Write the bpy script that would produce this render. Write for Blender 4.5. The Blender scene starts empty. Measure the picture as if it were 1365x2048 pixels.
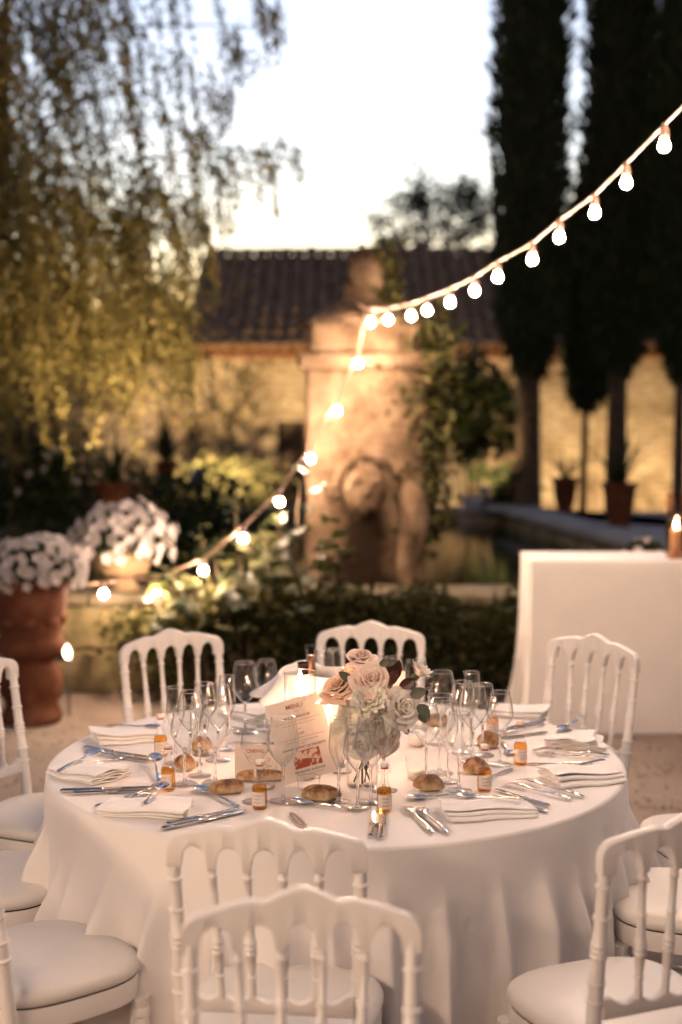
import bpy, math, random
import numpy as np
from mathutils import Vector, Matrix, Quaternion
random.seed(7); RNG = np.random.default_rng(7)
R = math.radians; PI = math.pi
sc = bpy.context.scene
COL = sc.collection
# ------------------------------------------------------------------ camera
CAM = Vector((0.013, -3.94, 1.735)); PITCH = R(4.563); FPX = 2844.4
cd = bpy.data.cameras.new('camera'); cam = bpy.data.objects.new('camera', cd); COL.objects.link(cam)
cam.location = CAM; cam.rotation_euler = (R(90) - PITCH, 0, 0)
cd.sensor_fit = 'VERTICAL'; cd.sensor_height = 36; cd.sensor_width = 24; cd.lens = 50
cd.clip_start = 0.05; cd.clip_end = 2000
cd.dof.use_dof = True; cd.dof.focus_distance = 3.6; cd.dof.aperture_fstop = 1.6; cd.dof.aperture_blades = 0
sc.camera = cam
# ------------------------------------------------------------------ sky, sun, exposure
w = bpy.data.worlds.new('World'); sc.world = w; w.use_nodes = True
nt = w.node_tree; bg = nt.nodes['Background']; sky = nt.nodes.new('ShaderNodeTexSky')
sky.sky_type = 'NISHITA'; sky.sun_disc = False
SUN_EL, SUN_ROT = R(-3.0), R(0)
sky.sun_elevation = SUN_EL; sky.sun_rotation = SUN_ROT; sky.altitude = 0
sky.air_density = 1.0; sky.dust_density = 0.1; sky.ozone_density = 1.22
nt.links.new(sky.outputs[0], bg.inputs[0]); bg.inputs[1].default_value = 0.15
sl = bpy.data.lights.new('sun', 'SUN'); sun = bpy.data.objects.new('sun', sl); COL.objects.link(sun)
sl.energy = 0.002; sl.angle = R(12); sl.color = (1, .9, .85); sun.rotation_euler = (R(-88), 0, 0)
sc.view_settings.view_transform = 'Standard'; sc.view_settings.look = 'None'
sc.view_settings.gamma = 1; EXPO = 5.25; KE = 2 ** -EXPO; sc.view_settings.exposure = EXPO
cy = sc.cycles
cy.max_bounces = 8; cy.diffuse_bounces = 3; cy.glossy_bounces = 4; cy.transmission_bounces = 6; cy.transparent_max_bounces = 40
cy.caustics_reflective = False; cy.caustics_refractive = False; cy.sample_clamp_indirect = 3; cy.sample_clamp_direct = 0
cy.use_denoising = True
try: cy.use_light_tree = True
except Exception: pass

# ------------------------------------------------------------------ measuring helpers (picture -> place)
_r = Vector((1, 0, 0)); _u = Vector((0, math.sin(PITCH), math.cos(PITCH))); _f = Vector((0, math.cos(PITCH), -math.sin(PITCH)))
def ray(px, py): return _f + _r * ((px - 682.5) / FPX) + _u * ((1024 - py) / FPX)
def onz(px, py, h):
    d = ray(px, py); return CAM + d * ((h - CAM.z) / d.z)
def ony(px, py, Y):
    d = ray(px, py); return CAM + d * ((Y - CAM.y) / d.y)

# ------------------------------------------------------------------ mesh helpers
class MB:
    def __init__(s): s.v = []; s.f = []
    def add(s, vs, fs):
        o = len(s.v); s.v += [tuple(x) for x in vs]; s.f += [tuple(i + o for i in q) for q in fs]; return s
    def box(s, c, d):
        x, y, z = c; a, b, e = d[0] / 2, d[1] / 2, d[2] / 2
        vs = [(x + i * a, y + j * b, z + k * e) for k in (-1, 1) for j in (-1, 1) for i in (-1, 1)]
        return s.add(vs, [(0, 2, 3, 1), (4, 5, 7, 6), (0, 1, 5, 4), (2, 6, 7, 3), (0, 4, 6, 2), (1, 3, 7, 5)])
    def cbox(s, c, d, ch=.01, jit=0.0, rnd=random):       # chamfered block
        x, y, z = c; h = [q / 2 for q in d]; vs = []; idx = {}
        for i in (-1, 1):
            for j in (-1, 1):
                for k in (-1, 1):
                    jj = [rnd.uniform(-jit, jit) for _ in range(3)]
                    for a in range(3):
                        p = [i * h[0], j * h[1], k * h[2]]
                        for b in range(3):
                            if b != a: p[b] -= math.copysign(ch, p[b])
                        idx[(i, j, k, a)] = len(vs); vs.append((x + p[0] + jj[0], y + p[1] + jj[1], z + p[2] + jj[2]))
        g = lambda i, j, k, a: idx[(i, j, k, a)]
        fs = []
        for q in (-1, 1):
            fs.append([g(q, -1, -1, 0), g(q, 1, -1, 0), g(q, 1, 1, 0), g(q, -1, 1, 0)])
            fs.append([g(-1, q, -1, 1), g(1, q, -1, 1), g(1, q, 1, 1), g(-1, q, 1, 1)])
            fs.append([g(-1, -1, q, 2), g(1, -1, q, 2), g(1, 1, q, 2), g(-1, 1, q, 2)])
            for t in (-1, 1):
                fs.append([g(q, t, -1, 0), g(q, t, 1, 0), g(q, t, 1, 1), g(q, t, -1, 1)])
                fs.append([g(q, -1, t, 0), g(q, 1, t, 0), g(q, 1, t, 2), g(q, -1, t, 2)])
                fs.append([g(-1, q, t, 1), g(1, q, t, 1), g(1, q, t, 2), g(-1, q, t, 2)])
                for u in (-1, 1): fs.append([g(q, t, u, 0), g(q, t, u, 1), g(q, t, u, 2)])
        return s.add(vs, fs)
    def lathe(s, prof, n=24, c=(0, 0, 0), capb=True, capt=True):
        vs = []; fs = []
        for r, z in prof:
            for i in range(n):
                a = 2 * PI * i / n; vs.append((c[0] + r * math.cos(a), c[1] + r * math.sin(a), c[2] + z))
        for k in range(len(prof) - 1):
            for i in range(n):
                j = (i + 1) % n; fs.append((k * n + i, k * n + j, (k + 1) * n + j, (k + 1) * n + i))
        if capb and prof[0][0] > 1e-6: fs.append(tuple(range(n))[::-1])
        if capt and prof[-1][0] > 1e-6: fs.append(tuple((len(prof) - 1) * n + i for i in range(n)))
        return s.add(vs, fs)
    def tube(s, pts, rad, n=8, sx=1.0, sz=1.0, up=(0, 0, 1), cap=True):
        pts = [Vector(p) for p in pts]; m = len(pts)
        if not hasattr(rad, '__len__'): rad = [rad] * m
        vs = []; fs = []; up = Vector(up)
        for k in range(m):
            t = (pts[min(k + 1, m - 1)] - pts[max(k - 1, 0)]).normalized()
            a = t.cross(up)
            if a.length < 1e-4: a = t.cross(Vector((1, 0, 0)))
            a.normalize(); b = a.cross(t)
            for i in range(n):
                q = 2 * PI * i / n; vs.append(pts[k] + a * (rad[k] * sx * math.cos(q)) + b * (rad[k] * sz * math.sin(q)))
        for k in range(m - 1):
            for i in range(n):
                j = (i + 1) % n; fs.append((k * n + i, k * n + j, (k + 1) * n + j, (k + 1) * n + i))
        if cap: fs.append(tuple(range(n))[::-1]); fs.append(tuple((m - 1) * n + i for i in range(n)))
        return s.add(vs, fs)
    def grid(s, fn, nu, nv, closeu=False):
        vs = [fn(i / (nu if closeu else nu - 1), j / (nv - 1)) for j in range(nv) for i in range(nu)]; fs = []
        for j in range(nv - 1):
            for i in range(nu if closeu else nu - 1):
                k = (i + 1) % nu; fs.append((j * nu + i, j * nu + k, (j + 1) * nu + k, (j + 1) * nu + i))
        return s.add(vs, fs)
    def mesh(s, name, mat, smooth=True):
        me = bpy.data.meshes.new(name); me.from_pydata(s.v, [], s.f); me.update()
        if smooth: me.polygons.foreach_set('use_smooth', [True] * len(me.polygons))
        if mat: me.materials.append(mat)
        return me
    def build(s, name, mat, parent=None, smooth=True, fix=True):
        me = s.mesh(name, mat, smooth)
        if fix:
            import bmesh
            b = bmesh.new(); b.from_mesh(me); bmesh.ops.recalc_face_normals(b, faces=b.faces); b.to_mesh(me); b.free()
        return link(name, me, parent)
def link(name, me, parent=None, loc=None, rot=None):
    o = bpy.data.objects.new(name, me); COL.objects.link(o); o.parent = parent
    if loc is not None: o.location = loc
    if rot is not None: o.rotation_euler = rot
    return o
def autosmooth(o, ang=40):
    me = o.data; me.update()
    try: me.set_sharp_from_angle(angle=R(ang))
    except Exception: pass
    return o
def subsurf(o, n=1):
    m = o.modifiers.new('sub', 'SUBSURF'); m.levels = n; m.render_levels = n; return o
def tag(o, label=None, cat=None, group=None, kind=None):
    if label: o['label'] = label
    if cat: o['category'] = cat
    if group: o['group'] = group
    if kind: o['kind'] = kind
    return o
def thing(name, label, cat, loc=(0, 0, 0), rz=0, group=None):
    o = bpy.data.objects.new(name, None); COL.objects.link(o); o.empty_display_size = .05
    o.location = loc; o.rotation_euler = (0, 0, rz); return tag(o, label, cat, group)
def copy_tree(o, parent=None):
    c = o.copy(); COL.objects.link(c); c.parent = parent
    for ch in list(o.children): copy_tree(ch, c)
    return c
def leaf_mesh(name, pos, dirs, L, W, mat, fold=.12, rng=RNG):
    n = len(pos); dirs = dirs / np.maximum(np.linalg.norm(dirs, axis=1, keepdims=True), 1e-6)
    rv = rng.normal(size=(n, 3)); side = np.cross(dirs, rv); side /= np.maximum(np.linalg.norm(side, axis=1, keepdims=True), 1e-6)
    nr = np.cross(side, dirs)
    L = np.broadcast_to(np.asarray(L, float).reshape(-1, 1), (n, 1)); W = np.broadcast_to(np.asarray(W, float).reshape(-1, 1), (n, 1))
    V = np.empty((n, 4, 3)); V[:, 0] = pos; V[:, 1] = pos + dirs * L * .45 + side * W * .5 + nr * W * fold
    V[:, 2] = pos + dirs * L - nr * W * fold; V[:, 3] = pos + dirs * L * .45 - side * W * .5 + nr * W * fold
    me = bpy.data.meshes.new(name); me.from_pydata(V.reshape(-1, 3), [], np.arange(4 * n).reshape(-1, 4)); me.update()
    me.materials.append(mat); return me

# ------------------------------------------------------------------ materials
def new_mat(name):
    m = bpy.data.materials.new(name); m.use_nodes = True; t = m.node_tree; b = t.nodes['Principled BSDF']; return m, t, b
def coords(t, kind='Object', scale=1.0):
    tc = t.nodes.new('ShaderNodeTexCoord'); mp = t.nodes.new('ShaderNodeMapping')
    mp.inputs['Scale'].default_value = scale if hasattr(scale, '__len__') else (scale,) * 3
    t.links.new(tc.outputs[kind], mp.inputs[0]); return mp.outputs[0]
def noise(t, vec, scale, detail=4, rough=.55):
    n = t.nodes.new('ShaderNodeTexNoise'); n.inputs['Scale'].default_value = scale; n.inputs['Detail'].default_value = detail
    n.inputs['Roughness'].default_value = rough; t.links.new(vec, n.inputs['Vector']); return n.outputs['Fac']
def ramp(t, fac, stops):
    r = t.nodes.new('ShaderNodeValToRGB'); el = r.color_ramp.elements
    while len(el) < len(stops): el.new(.5)
    for e, (p, c) in zip(el, stops): e.position = p; e.color = (*c, 1)
    t.links.new(fac, r.inputs[0]); return r.outputs[0]
def bump(t, b, h, strength=.3, dist=.01):
    n = t.nodes.new('ShaderNodeBump'); n.inputs['Strength'].default_value = strength; n.inputs['Distance'].default_value = dist
    t.links.new(h, n.inputs['Height']); t.links.new(n.outputs[0], b.inputs['Normal'])
def mottled(name, c1, c2, scale=8, rough=.7, metal=0, bs=.2, bd=.004, bscale=None, c3=None, spec=None, sheen=0):
    m, t, b = new_mat(name); v = coords(t); f = noise(t, v, scale, 6)
    st = [(.3, c1), (.7, c2)] if c3 is None else [(.25, c1), (.5, c2), (.75, c3)]
    t.links.new(ramp(t, f, st), b.inputs['Base Color']); b.inputs['Roughness'].default_value = rough; b.inputs['Metallic'].default_value = metal
    if spec is not None: b.inputs['Specular IOR Level'].default_value = spec
    if bs: bump(t, b, noise(t, v, bscale or scale * 4, 5), bs, bd)
    return m
def leafmat(name, stops, rough=.5, trans=.35):
    m, t, b = new_mat(name); g = t.nodes.new('ShaderNodeNewGeometry'); c = ramp(t, g.outputs['Random Per Island'], stops)
    t.links.new(c, b.inputs['Base Color']); b.inputs['Roughness'].default_value = rough; b.inputs['Specular IOR Level'].default_value = .25
    tr = t.nodes.new('ShaderNodeBsdfTranslucent'); t.links.new(c, tr.inputs[0]); mx = t.nodes.new('ShaderNodeMixShader'); mx.inputs[0].default_value = trans
    t.links.new(b.outputs[0], mx.inputs[1]); t.links.new(tr.outputs[0], mx.inputs[2]); t.links.new(mx.outputs[0], t.nodes['Material Output'].inputs[0]); return m
def thin(name, col=(.992, .995, .992), edge=.95, base=.045, rough=0.01, powr=3.2):
    m = bpy.data.materials.new(name); m.use_nodes = True; t = m.node_tree; t.nodes.remove(t.nodes['Principled BSDF'])
    lw = t.nodes.new('ShaderNodeLayerWeight'); lw.inputs[0].default_value = .5
    p = t.nodes.new('ShaderNodeMath'); p.operation = 'POWER'; p.inputs[1].default_value = powr; t.links.new(lw.outputs['Facing'], p.inputs[0])
    ma = t.nodes.new('ShaderNodeMath'); ma.operation = 'MULTIPLY_ADD'; ma.inputs[1].default_value = edge - base; ma.inputs[2].default_value = base; t.links.new(p.outputs[0], ma.inputs[0])
    tr = t.nodes.new('ShaderNodeBsdfTransparent'); p2 = t.nodes.new('ShaderNodeMath'); p2.operation = 'POWER'; p2.inputs[1].default_value = 5; t.links.new(lw.outputs['Facing'], p2.inputs[0])
    t.links.new(ramp(t, p2.outputs[0], [(0, col), (1, tuple(.62 * x for x in col))]), tr.inputs[0])
    gl = t.nodes.new('ShaderNodeBsdfGlossy'); gl.inputs['Roughness'].default_value = rough
    mx = t.nodes.new('ShaderNodeMixShader'); t.links.new(ma.outputs[0], mx.inputs[0]); t.links.new(tr.outputs[0], mx.inputs[1]); t.links.new(gl.outputs[0], mx.inputs[2])
    t.links.new(mx.outputs[0], t.nodes['Material Output'].inputs[0]); return m
def solid_glass(name, col=(1, 1, 1)):
    m = bpy.data.materials.new(name); m.use_nodes = True; t = m.node_tree; t.nodes.remove(t.nodes['Principled BSDF'])
    g = t.nodes.new('ShaderNodeBsdfGlass'); g.inputs['Color'].default_value = (*col, 1); g.inputs['IOR'].default_value = 1.48
    t.links.new(g.outputs[0], t.nodes['Material Output'].inputs[0]); return m
def emit(name, col, strength):
    m = bpy.data.materials.new(name); m.use_nodes = True; t = m.node_tree; t.nodes.remove(t.nodes['Principled BSDF'])
    e = t.nodes.new('ShaderNodeEmission'); e.inputs[0].default_value = (*col, 1); e.inputs[1].default_value = strength
    t.links.new(e.outputs[0], t.nodes['Material Output'].inputs[0]); return m
def plain(name, c, rough=.5, metal=0, spec=.5):
    m, t, b = new_mat(name); b.inputs['Base Color'].default_value = (*c, 1); b.inputs['Roughness'].default_value = rough
    b.inputs['Metallic'].default_value = metal; b.inputs['Specular IOR Level'].default_value = spec; return m
def fabric(name, c, weave=900, sheen=.15, bs=.12, big=6):
    m, t, b = new_mat(name); v = coords(t)
    t.links.new(ramp(t, noise(t, v, big, 4), [(.3, tuple(x * .94 for x in c)), (.7, c)]), b.inputs['Base Color'])
    b.inputs['Roughness'].default_value = .85; b.inputs['Specular IOR Level'].default_value = .15
    b.inputs['Sheen Weight'].default_value = sheen
    bump(t, b, noise(t, v, weave, 2), bs, .001); return m

BULB_COL = (1.0, .68, .46)
M = dict(
 bulb=emit('bulb_glow', BULB_COL, 1200 * KE), flame=emit('candle_flame', (1, .55, .33), 1300 * KE), wickglow=emit('tealight_flame', (1, .55, .25), 120 * KE),
 lens=emit('lamp_lens', (1, .74, .42), 26 * KE),
 cable=plain('cable_rubber', (.30, .20, .15), .6), socket=plain('socket_plastic', (.22, .15, .12), .5),
 cloth=fabric('table_linen', (.85, .82, .80)), napkin=fabric('napkin_linen', (.88, .86, .84), 700, .2, .2, 14),
 chair=mottled('white_lacquer', (.78, .75, .72), (.86, .83, .80), 5, .32, 0, .05, .002, 40),
 cushion=mottled('ivory_leatherette', (.76, .73, .68), (.82, .79, .74), 4, .42, 0, .12, .003, 60),
 seam=plain('dark_seam', (.05, .04, .03), .8),
 glass=thin('clear_glass'), stem=solid_glass('stem_glass'), water=thin('vase_water', (.97, .97, .95), .5),
 steel=mottled('polished_steel', (.86, .77, .66), (.90, .82, .71), 30, .06, 1.0, .02, .001, 60),
 gravel=None,
)
# ================================================================== THE SETTING
def gravel_mat():
    m, t, b = new_mat('gravel_ground'); v = coords(t)
    c = ramp(t, noise(t, v, 90, 6, .7), [(.25, (.20, .155, .125)), (.5, (.37, .30, .245)), (.8, (.50, .41, .345))])
    c2 = ramp(t, noise(t, v, 1.3, 3), [(.35, (.75, .72, .70)), (.65, (1, 1, 1))])
    mx = t.nodes.new('ShaderNodeMix'); mx.data_type = 'RGBA'; mx.blend_type = 'MULTIPLY'; mx.inputs[0].default_value = 1
    t.links.new(c, mx.inputs[6]); t.links.new(c2, mx.inputs[7]); t.links.new(mx.outputs[2], b.inputs['Base Color'])
    b.inputs['Roughness'].default_value = .95; bump(t, b, noise(t, v, 110, 4), .6, .012); return m
M['gravel'] = gravel_mat()
M['pebble'] = leafmat('pebbles', [(0, (.20, .155, .125)), (.5, (.38, .30, .25)), (1, (.52, .44, .38))], .9, 0.0)
def stone_mat(name, c1, c2, c3, scale=3, bs=.5, bd=.02):
    return mottled(name, c1, c2, scale, .9, 0, bs, bd, scale * 6, c3, .2)
M['limestone'] = stone_mat('weathered_limestone', (.20, .15, .095), (.36, .29, .19), (.44, .37, .26), 4)
M['mossy'] = stone_mat('mossy_stone', (.09, .085, .04), (.22, .18, .09), (.33, .27, .16), 5)
M['coping'] = stone_mat('coping_stone', (.26, .24, .22), (.36, .34, .31), (.44, .42, .38), 5)
M['mosscope'] = stone_mat('mossy_coping', (.07, .065, .035), (.17, .145, .095), (.30, .26, .19), 4)
M['terracotta'] = mottled('terracotta', (.06, .022, .012), (.115, .042, .022), 5, .9, 0, .4, .01, 30, (.21, .10, .062), .15)
M['paleurn'] = mottled('pale_stoneware', (.24, .165, .095), (.32, .23, .14), 6, .8, 0, .25, .006, 30, None, .2)
def wall_mat():
    m, t, b = new_mat('rubble_stone_wall'); v = coords(t)
    br = t.nodes.new('ShaderNodeTexBrick'); mp = t.nodes.new('ShaderNodeMapping'); tc = t.nodes.new('ShaderNodeTexCoord')
    mp.inputs['Rotation'].default_value = (R(90), 0, 0); t.links.new(tc.outputs['Object'], mp.inputs[0])
    n = t.nodes.new('ShaderNodeTexNoise'); n.inputs['Scale'].default_value = 2.2; t.links.new(mp.outputs[0], n.inputs['Vector'])
    ad = t.nodes.new('ShaderNodeMix'); ad.data_type = 'RGBA'; ad.blend_type = 'LINEAR_LIGHT'; ad.inputs[0].default_value = .14
    t.links.new(mp.outputs[0], ad.inputs[6]); t.links.new(n.outputs['Color'], ad.inputs[7]); t.links.new(ad.outputs[2], br.inputs['Vector'])
    br.inputs['Scale'].default_value = 1; br.inputs['Brick Width'].default_value = .27; br.inputs['Row Height'].default_value = .105
    br.inputs['Mortar Size'].default_value = .014; br.inputs['Mortar Smooth'].default_value = .6
    br.inputs['Color1'].default_value = (.47, .41, .30, 1); br.inputs['Color2'].default_value = (.35, .30, .21, 1); br.inputs['Mortar'].default_value = (.28, .23, .15, 1)
    st = ramp(t, noise(t, v, 1.1, 5, .65), [(.34, (.30, .26, .22)), (.5, (.78, .74, .70)), (.66, (1, 1, 1))])
    mx = t.nodes.new('ShaderNodeMix'); mx.data_type = 'RGBA'; mx.blend_type = 'MULTIPLY'; mx.inputs[0].default_value = 1
    t.links.new(br.outputs[0], mx.inputs[6]); t.links.new(st, mx.inputs[7]); t.links.new(mx.outputs[2], b.inputs['Base Color'])
    b.inputs['Roughness'].default_value = .95; b.inputs['Specular IOR Level'].default_value = .1
    hh = t.nodes.new('ShaderNodeMath'); hh.operation = 'SUBTRACT'; t.links.new(noise(t, v, 14, 5), hh.inputs[0]); t.links.new(br.outputs['Fac'], hh.inputs[1])
    bump(t, b, hh.outputs[0], .7, .03); return m
M['wall'] = wall_mat()
M['rooftile'] = leafmat('old_roof_tiles', [(0, (.085, .055, .032)), (.5, (.165, .108, .062)), (1, (.27, .185, .11))], .9, 0)
M['genoise'] = mottled('eave_tiles', (.22, .10, .05), (.34, .17, .09), 6, .9, 0, .3, .01, 20)
M['door'] = mottled('old_door_wood', (.05, .035, .025), (.09, .06, .04), 6, .8, 0, .3, .01, 30)
M['bark'] = mottled('bark', (.05, .035, .022), (.12, .085, .05), 9, .95, 0, .8, .02, 18)
M['cypress'] = leafmat('cypress_scales', [(0, (.010, .017, .008)), (.6, (.028, .040, .018)), (1, (.055, .068, .03))], .7, .1)
M['cypcore'] = mottled('opaque_dark_core', (.006, .009, .004), (.014, .018, .008), 12, .9, 0, .5, .03, 20)  # near-black for the opaque cores added inside foliage to block the sky
M['willow'] = leafmat('feathery_leaves', [(0, (.07, .07, .024)), (.5, (.14, .12, .04)), (1, (.23, .19, .075))], .55, .4)
M['darkleaf'] = leafmat('dark_shrub_leaves', [(0, (.012, .02, .008)), (.6, (.03, .045, .014)), (1, (.06, .075, .022))], .5, .2)
M['paleleaf'] = leafmat('pale_yellow_leaves', [(0, (.045, .05, .018)), (1, (.12, .115, .05))], .6, .3)
M['figleaf'] = leafmat('broad_green_leaves', [(0, (.06, .075, .02)), (.5, (.11, .125, .035)), (1, (.19, .18, .06))], .5, .35)
M['hedgeleaf'] = leafmat('box_hedge_leaves', [(0, (.012, .016, .005)), (.6, (.03, .034, .010)), (1, (.07, .062, .02))], .45, .15)
M['ivyleaf'] = leafmat('ivy_leaves', [(0, (.03, .035, .010)), (.6, (.07, .07, .02)), (1, (.13, .11, .035))], .5, .2)
M['fartree'] = leafmat('far_tree_leaves', [(0, (.03, .035, .025)), (1, (.07, .08, .055))], .6, .2)
M['petal'] = leafmat('white_petals', [(0, (.42, .39, .40)), (1, (.70, .67, .66))], .6, .3)
def water_mat():
    m, t, b = new_mat('pond_water'); v = coords(t, 'Object', (1, 2.2, 1)); b.inputs['Base Color'].default_value = (.012, .016, .008, 1)
    b.inputs['Roughness'].default_value = .04; b.inputs['IOR'].default_value = 1.33; bump(t, b, noise(t, v, 5, 3), .12, .02); return m
M['pond'] = water_mat()

g = MB(); g.add([(-90, -60, 0), (90, -60, 0), (90, 200, 0), (-90, 200, 0)], [(0, 1, 2, 3)])
tag(g.build('ground', M['gravel'], None, False), kind='structure')
# loose pebbles, nobody could count them
def pebbles():
    n = 9000; rng = np.random.default_rng(3)
    x = rng.uniform(-3.2, 3.2, n); y = rng.uniform(-1.6, 4.1, n)
    keep = (x * x + y * y > .95 ** 2); x = x[keep]; y = y[keep]; n = len(x)
    base = np.array([(1, 0, 0), (0, 1, 0), (-1, 0, 0), (0, -1, 0), (0, 0, 1), (0, 0, -1)], float)
    F = np.array([(0, 1, 4), (1, 2, 4), (2, 3, 4), (3, 0, 4), (1, 0, 5), (2, 1, 5), (3, 2, 5), (0, 3, 5)])
    s = rng.uniform(.004, .012, (n, 1, 1)) * rng.uniform(.7, 1.3, (n, 1, 3)) * np.array([1, 1, .6])
    V = base[None] * s + rng.normal(0, .0012, (n, 6, 3)); V[:, :, 0] += x[:, None]; V[:, :, 1] += y[:, None]; V[:, :, 2] += .003
    FF = (F[None] + 6 * np.arange(n)[:, None, None]).reshape(-1, 3)
    me = bpy.data.meshes.new('gravel'); me.from_pydata(V.reshape(-1, 3), [], FF); me.update(); me.materials.append(M['pebble'])
    tag(link('gravel', me), 'loose beige gravel scattered round the tables', 'gravel', kind='stuff')
pebbles()

# ---- raised stone basin: front wall of blocks, coping, water, terrace behind
WZ = .36
bw = thing('basin_wall', 'low mossy stone block wall along the front of the pond, behind the urns', 'wall', (0, 4.38, 0))
rb = random.Random(5)
for row in range(2):
    x = -3.3 + .37 * row
    while x < 3.2:
        L = rb.uniform(.62, .95); b = MB(); b.cbox((x + L / 2, .17 + rb.uniform(-.012, .012), .125 + .262 * row), (L - .014, .36, .25), .014, .006, rb)
        b.build('stone', M['mossy'], bw, False); x += L
core = MB(); core.box((0, .2, .25), (6.6, .30, .49)); core.build('mortar', M['mossy'], bw, False)
x = -3.3
while x < 3.2:
    L = rb.uniform(.7, 1.0); b = MB(); b.cbox((x + L / 2, .16, .560), (L - .012, .46, .065), .012, .004, rb); b.build('coping_stone', M['mosscope'], bw, False); x += L
wt = MB(); wt.add([(-7, 4.65, WZ), (4.0, 4.65, WZ), (4.0, 12.0, WZ), (-7, 12.0, WZ)], [(0, 1, 2, 3)])
tag(wt.build('water', M['pond'], None, False), kind='structure')
# terrace on the far right side of the pond
E0 = onz(930, 1002, .5); E1 = onz(1262, 1094, .5); ed = (E1 - E0).normalized(); E2 = E0 + ed * 9.5
tr = MB(); tp = [(E0.x, E0.y, .5), (E2.x, E2.y, .5), (9, E2.y, .5), (9, 11.6, .5), (E0.x - .2, 11.6, .5)]
n = len(tp); vs = tp + [(p[0], p[1], 0.0) for p in tp]
tr.add(vs, [tuple(range(n)), tuple(range(n, 2 * n))[::-1]] + [(i, i + n, (i + 1) % n + n, (i + 1) % n) for i in range(n)])
ter = tag(tr.build('terrace', M['coping'], None, False), kind='structure')
k = 0; s = 0
while s < 7.2:
    L = rb.uniform(.6, .95); c = E0 + ed * (s + L / 2); b = MB(); b.cbox((0, 0, 0), (L - .015, .42, .08), .014, .006, rb)
    o = b.build('coping_stone', M['coping'], ter, False); o.location = (c.x + .12, c.y, .525); o.rotation_euler = (0, 0, math.atan2(ed.y, ed.x)); s += L
for r_ in range(2):
    s = .2 * r_
    while s < 7:
        L = rb.uniform(.5, .85); c = E0 + ed * (s + L / 2); b = MB(); b.cbox((0, 0, 0), (L - .02, .12, .19), .016, .01, rb)
        o = b.build('stone', M['mossy'], ter, False); o.location = (c.x + .01, c.y, .37 - .2 * r_); o.rotation_euler = (0, 0, math.atan2(ed.y, ed.x)); s += L
# far bank of the pond
fb = thing('far_bank_wall', 'low stone edging at the far end of the pond below the shrubs', 'wall', (0, 12.1, 0))
x = -6.5
while x < 1.5:
    L = rb.uniform(.7, 1.0); b = MB(); b.cbox((x + L / 2, 0, .25), (L - .015, .4, .5), .02, .01, rb); b.build('stone', M['mossy'], fb, False); x += L

# ---- outbuilding with tiled roof
BY = 16.0; X0, X1 = -2.05, 7.5; EZ, RZ, RY = 2.52, 3.98, 18.7
ob = thing('stone_outbuilding', 'long low stone outbuilding with dark tiled roof behind the pond', 'building', (0, BY, 0))
DX0, DX1, DZ = -.88, -.50, 1.42
wl = MB()
def wallquad(x0, x1, z0, z1): wl.add([(x0, 0, z0), (x1, 0, z0), (x1, 0, z1), (x0, 0, z1)], [(0, 1, 2, 3)])
wallquad(X0, DX0, 0, DZ); wallquad(DX1, X1, 0, DZ); wallquad(X0, X1, DZ, EZ)
wl.add([(X0, 0, 0), (X0, 5.4, 0), (X0, 5.4, EZ), (X0, 2.7, RZ - .1), (X0, 0, EZ)], [(0, 1, 2, 3, 4)])
wl.add([(DX0, 0, 0), (DX0, .35, 0), (DX0, .35, DZ), (DX0, 0, DZ)], [(0, 1, 2, 3)]); wl.add([(DX1, 0, 0), (DX1, .35, 0), (DX1, .35, DZ), (DX1, 0, DZ)], [(0, 1, 2, 3)])
wl.add([(DX0, 0, DZ), (DX1, 0, DZ), (DX1, .35, DZ), (DX0, .35, DZ)], [(0, 1, 2, 3)])
wl.build('wall', M['wall'], ob, False)
d = MB(); d.box(((DX0 + DX1) / 2, .3, DZ / 2), (DX1 - DX0, .05, DZ)); dd = d.build('door', M['door'], ob, False)
for k in range(4):
    p = MB(); p.cbox((DX0 + .055 + k * .09, .262, DZ / 2), (.082, .022, DZ - .04), .004); p.build('plank', M['door'], dd, False)
rf = MB(); sl_ = math.atan2(RZ - EZ, RY - BY)
rf.add([(X0 - .12, -.22, EZ - .06), (X1, -.22, EZ - .06), (X1, RY - BY, RZ), (X0 - .12, RY - BY, RZ), (X0 - .12, RY - BY + 2.9, EZ), (X1, RY - BY + 2.9, EZ)], [(0, 1, 2, 3), (3, 2, 5, 4)])
roof = rf.build('roof', M['rooftile'], ob, False)
def tile_mesh(name, L=.46, r0=.098, r1=.078):
    t_ = MB(); t_.grid(lambda u, v: ((r0 + (r1 - r0) * v) * math.cos(PI * u), L * v, (r0 + (r1 - r0) * v) * math.sin(PI * u) * .8), 8, 2)
    t_.grid(lambda u, v: ((r0 - .018 * v) * math.cos(PI * u), 0, (r0 - .018 * v) * math.sin(PI * u) * .8), 8, 2); return t_.mesh(name, M['rooftile'], True)
tm = tile_mesh('roof_tile'); SLEN = math.hypot(RZ - EZ, RY - BY) + .25; nrow = 10; exp_ = SLEN / nrow
rt = random.Random(9); rest = MB()
ncol = int((X1 - X0) / .2)
for c_ in range(ncol):
    for r_ in range(nrow):
        s = -.25 + r_ * exp_; x = X0 + .0 + c_ * .2 + rt.uniform(-.012, .012)
        loc = Vector((x, -.02 + s * math.cos(sl_), EZ + .03 + s * math.sin(sl_) + rt.uniform(0, .02))); rot = (sl_ - .03 + rt.uniform(-.03, .03), 0, rt.uniform(-.05, .05))
        if c_ < 24: link('roof_tile', tm, roof, loc, rot)
        else:
            mt = Matrix.Translation(loc) @ Matrix.Rotation(rot[0], 4, 'X'); rest.add([mt @ v.co for v in tm.vertices], [tuple(p.vertices) for p in tm.polygons])
tag(rest.build('roof_tiles', M['rooftile'], roof, True, False), kind='stuff')
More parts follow.
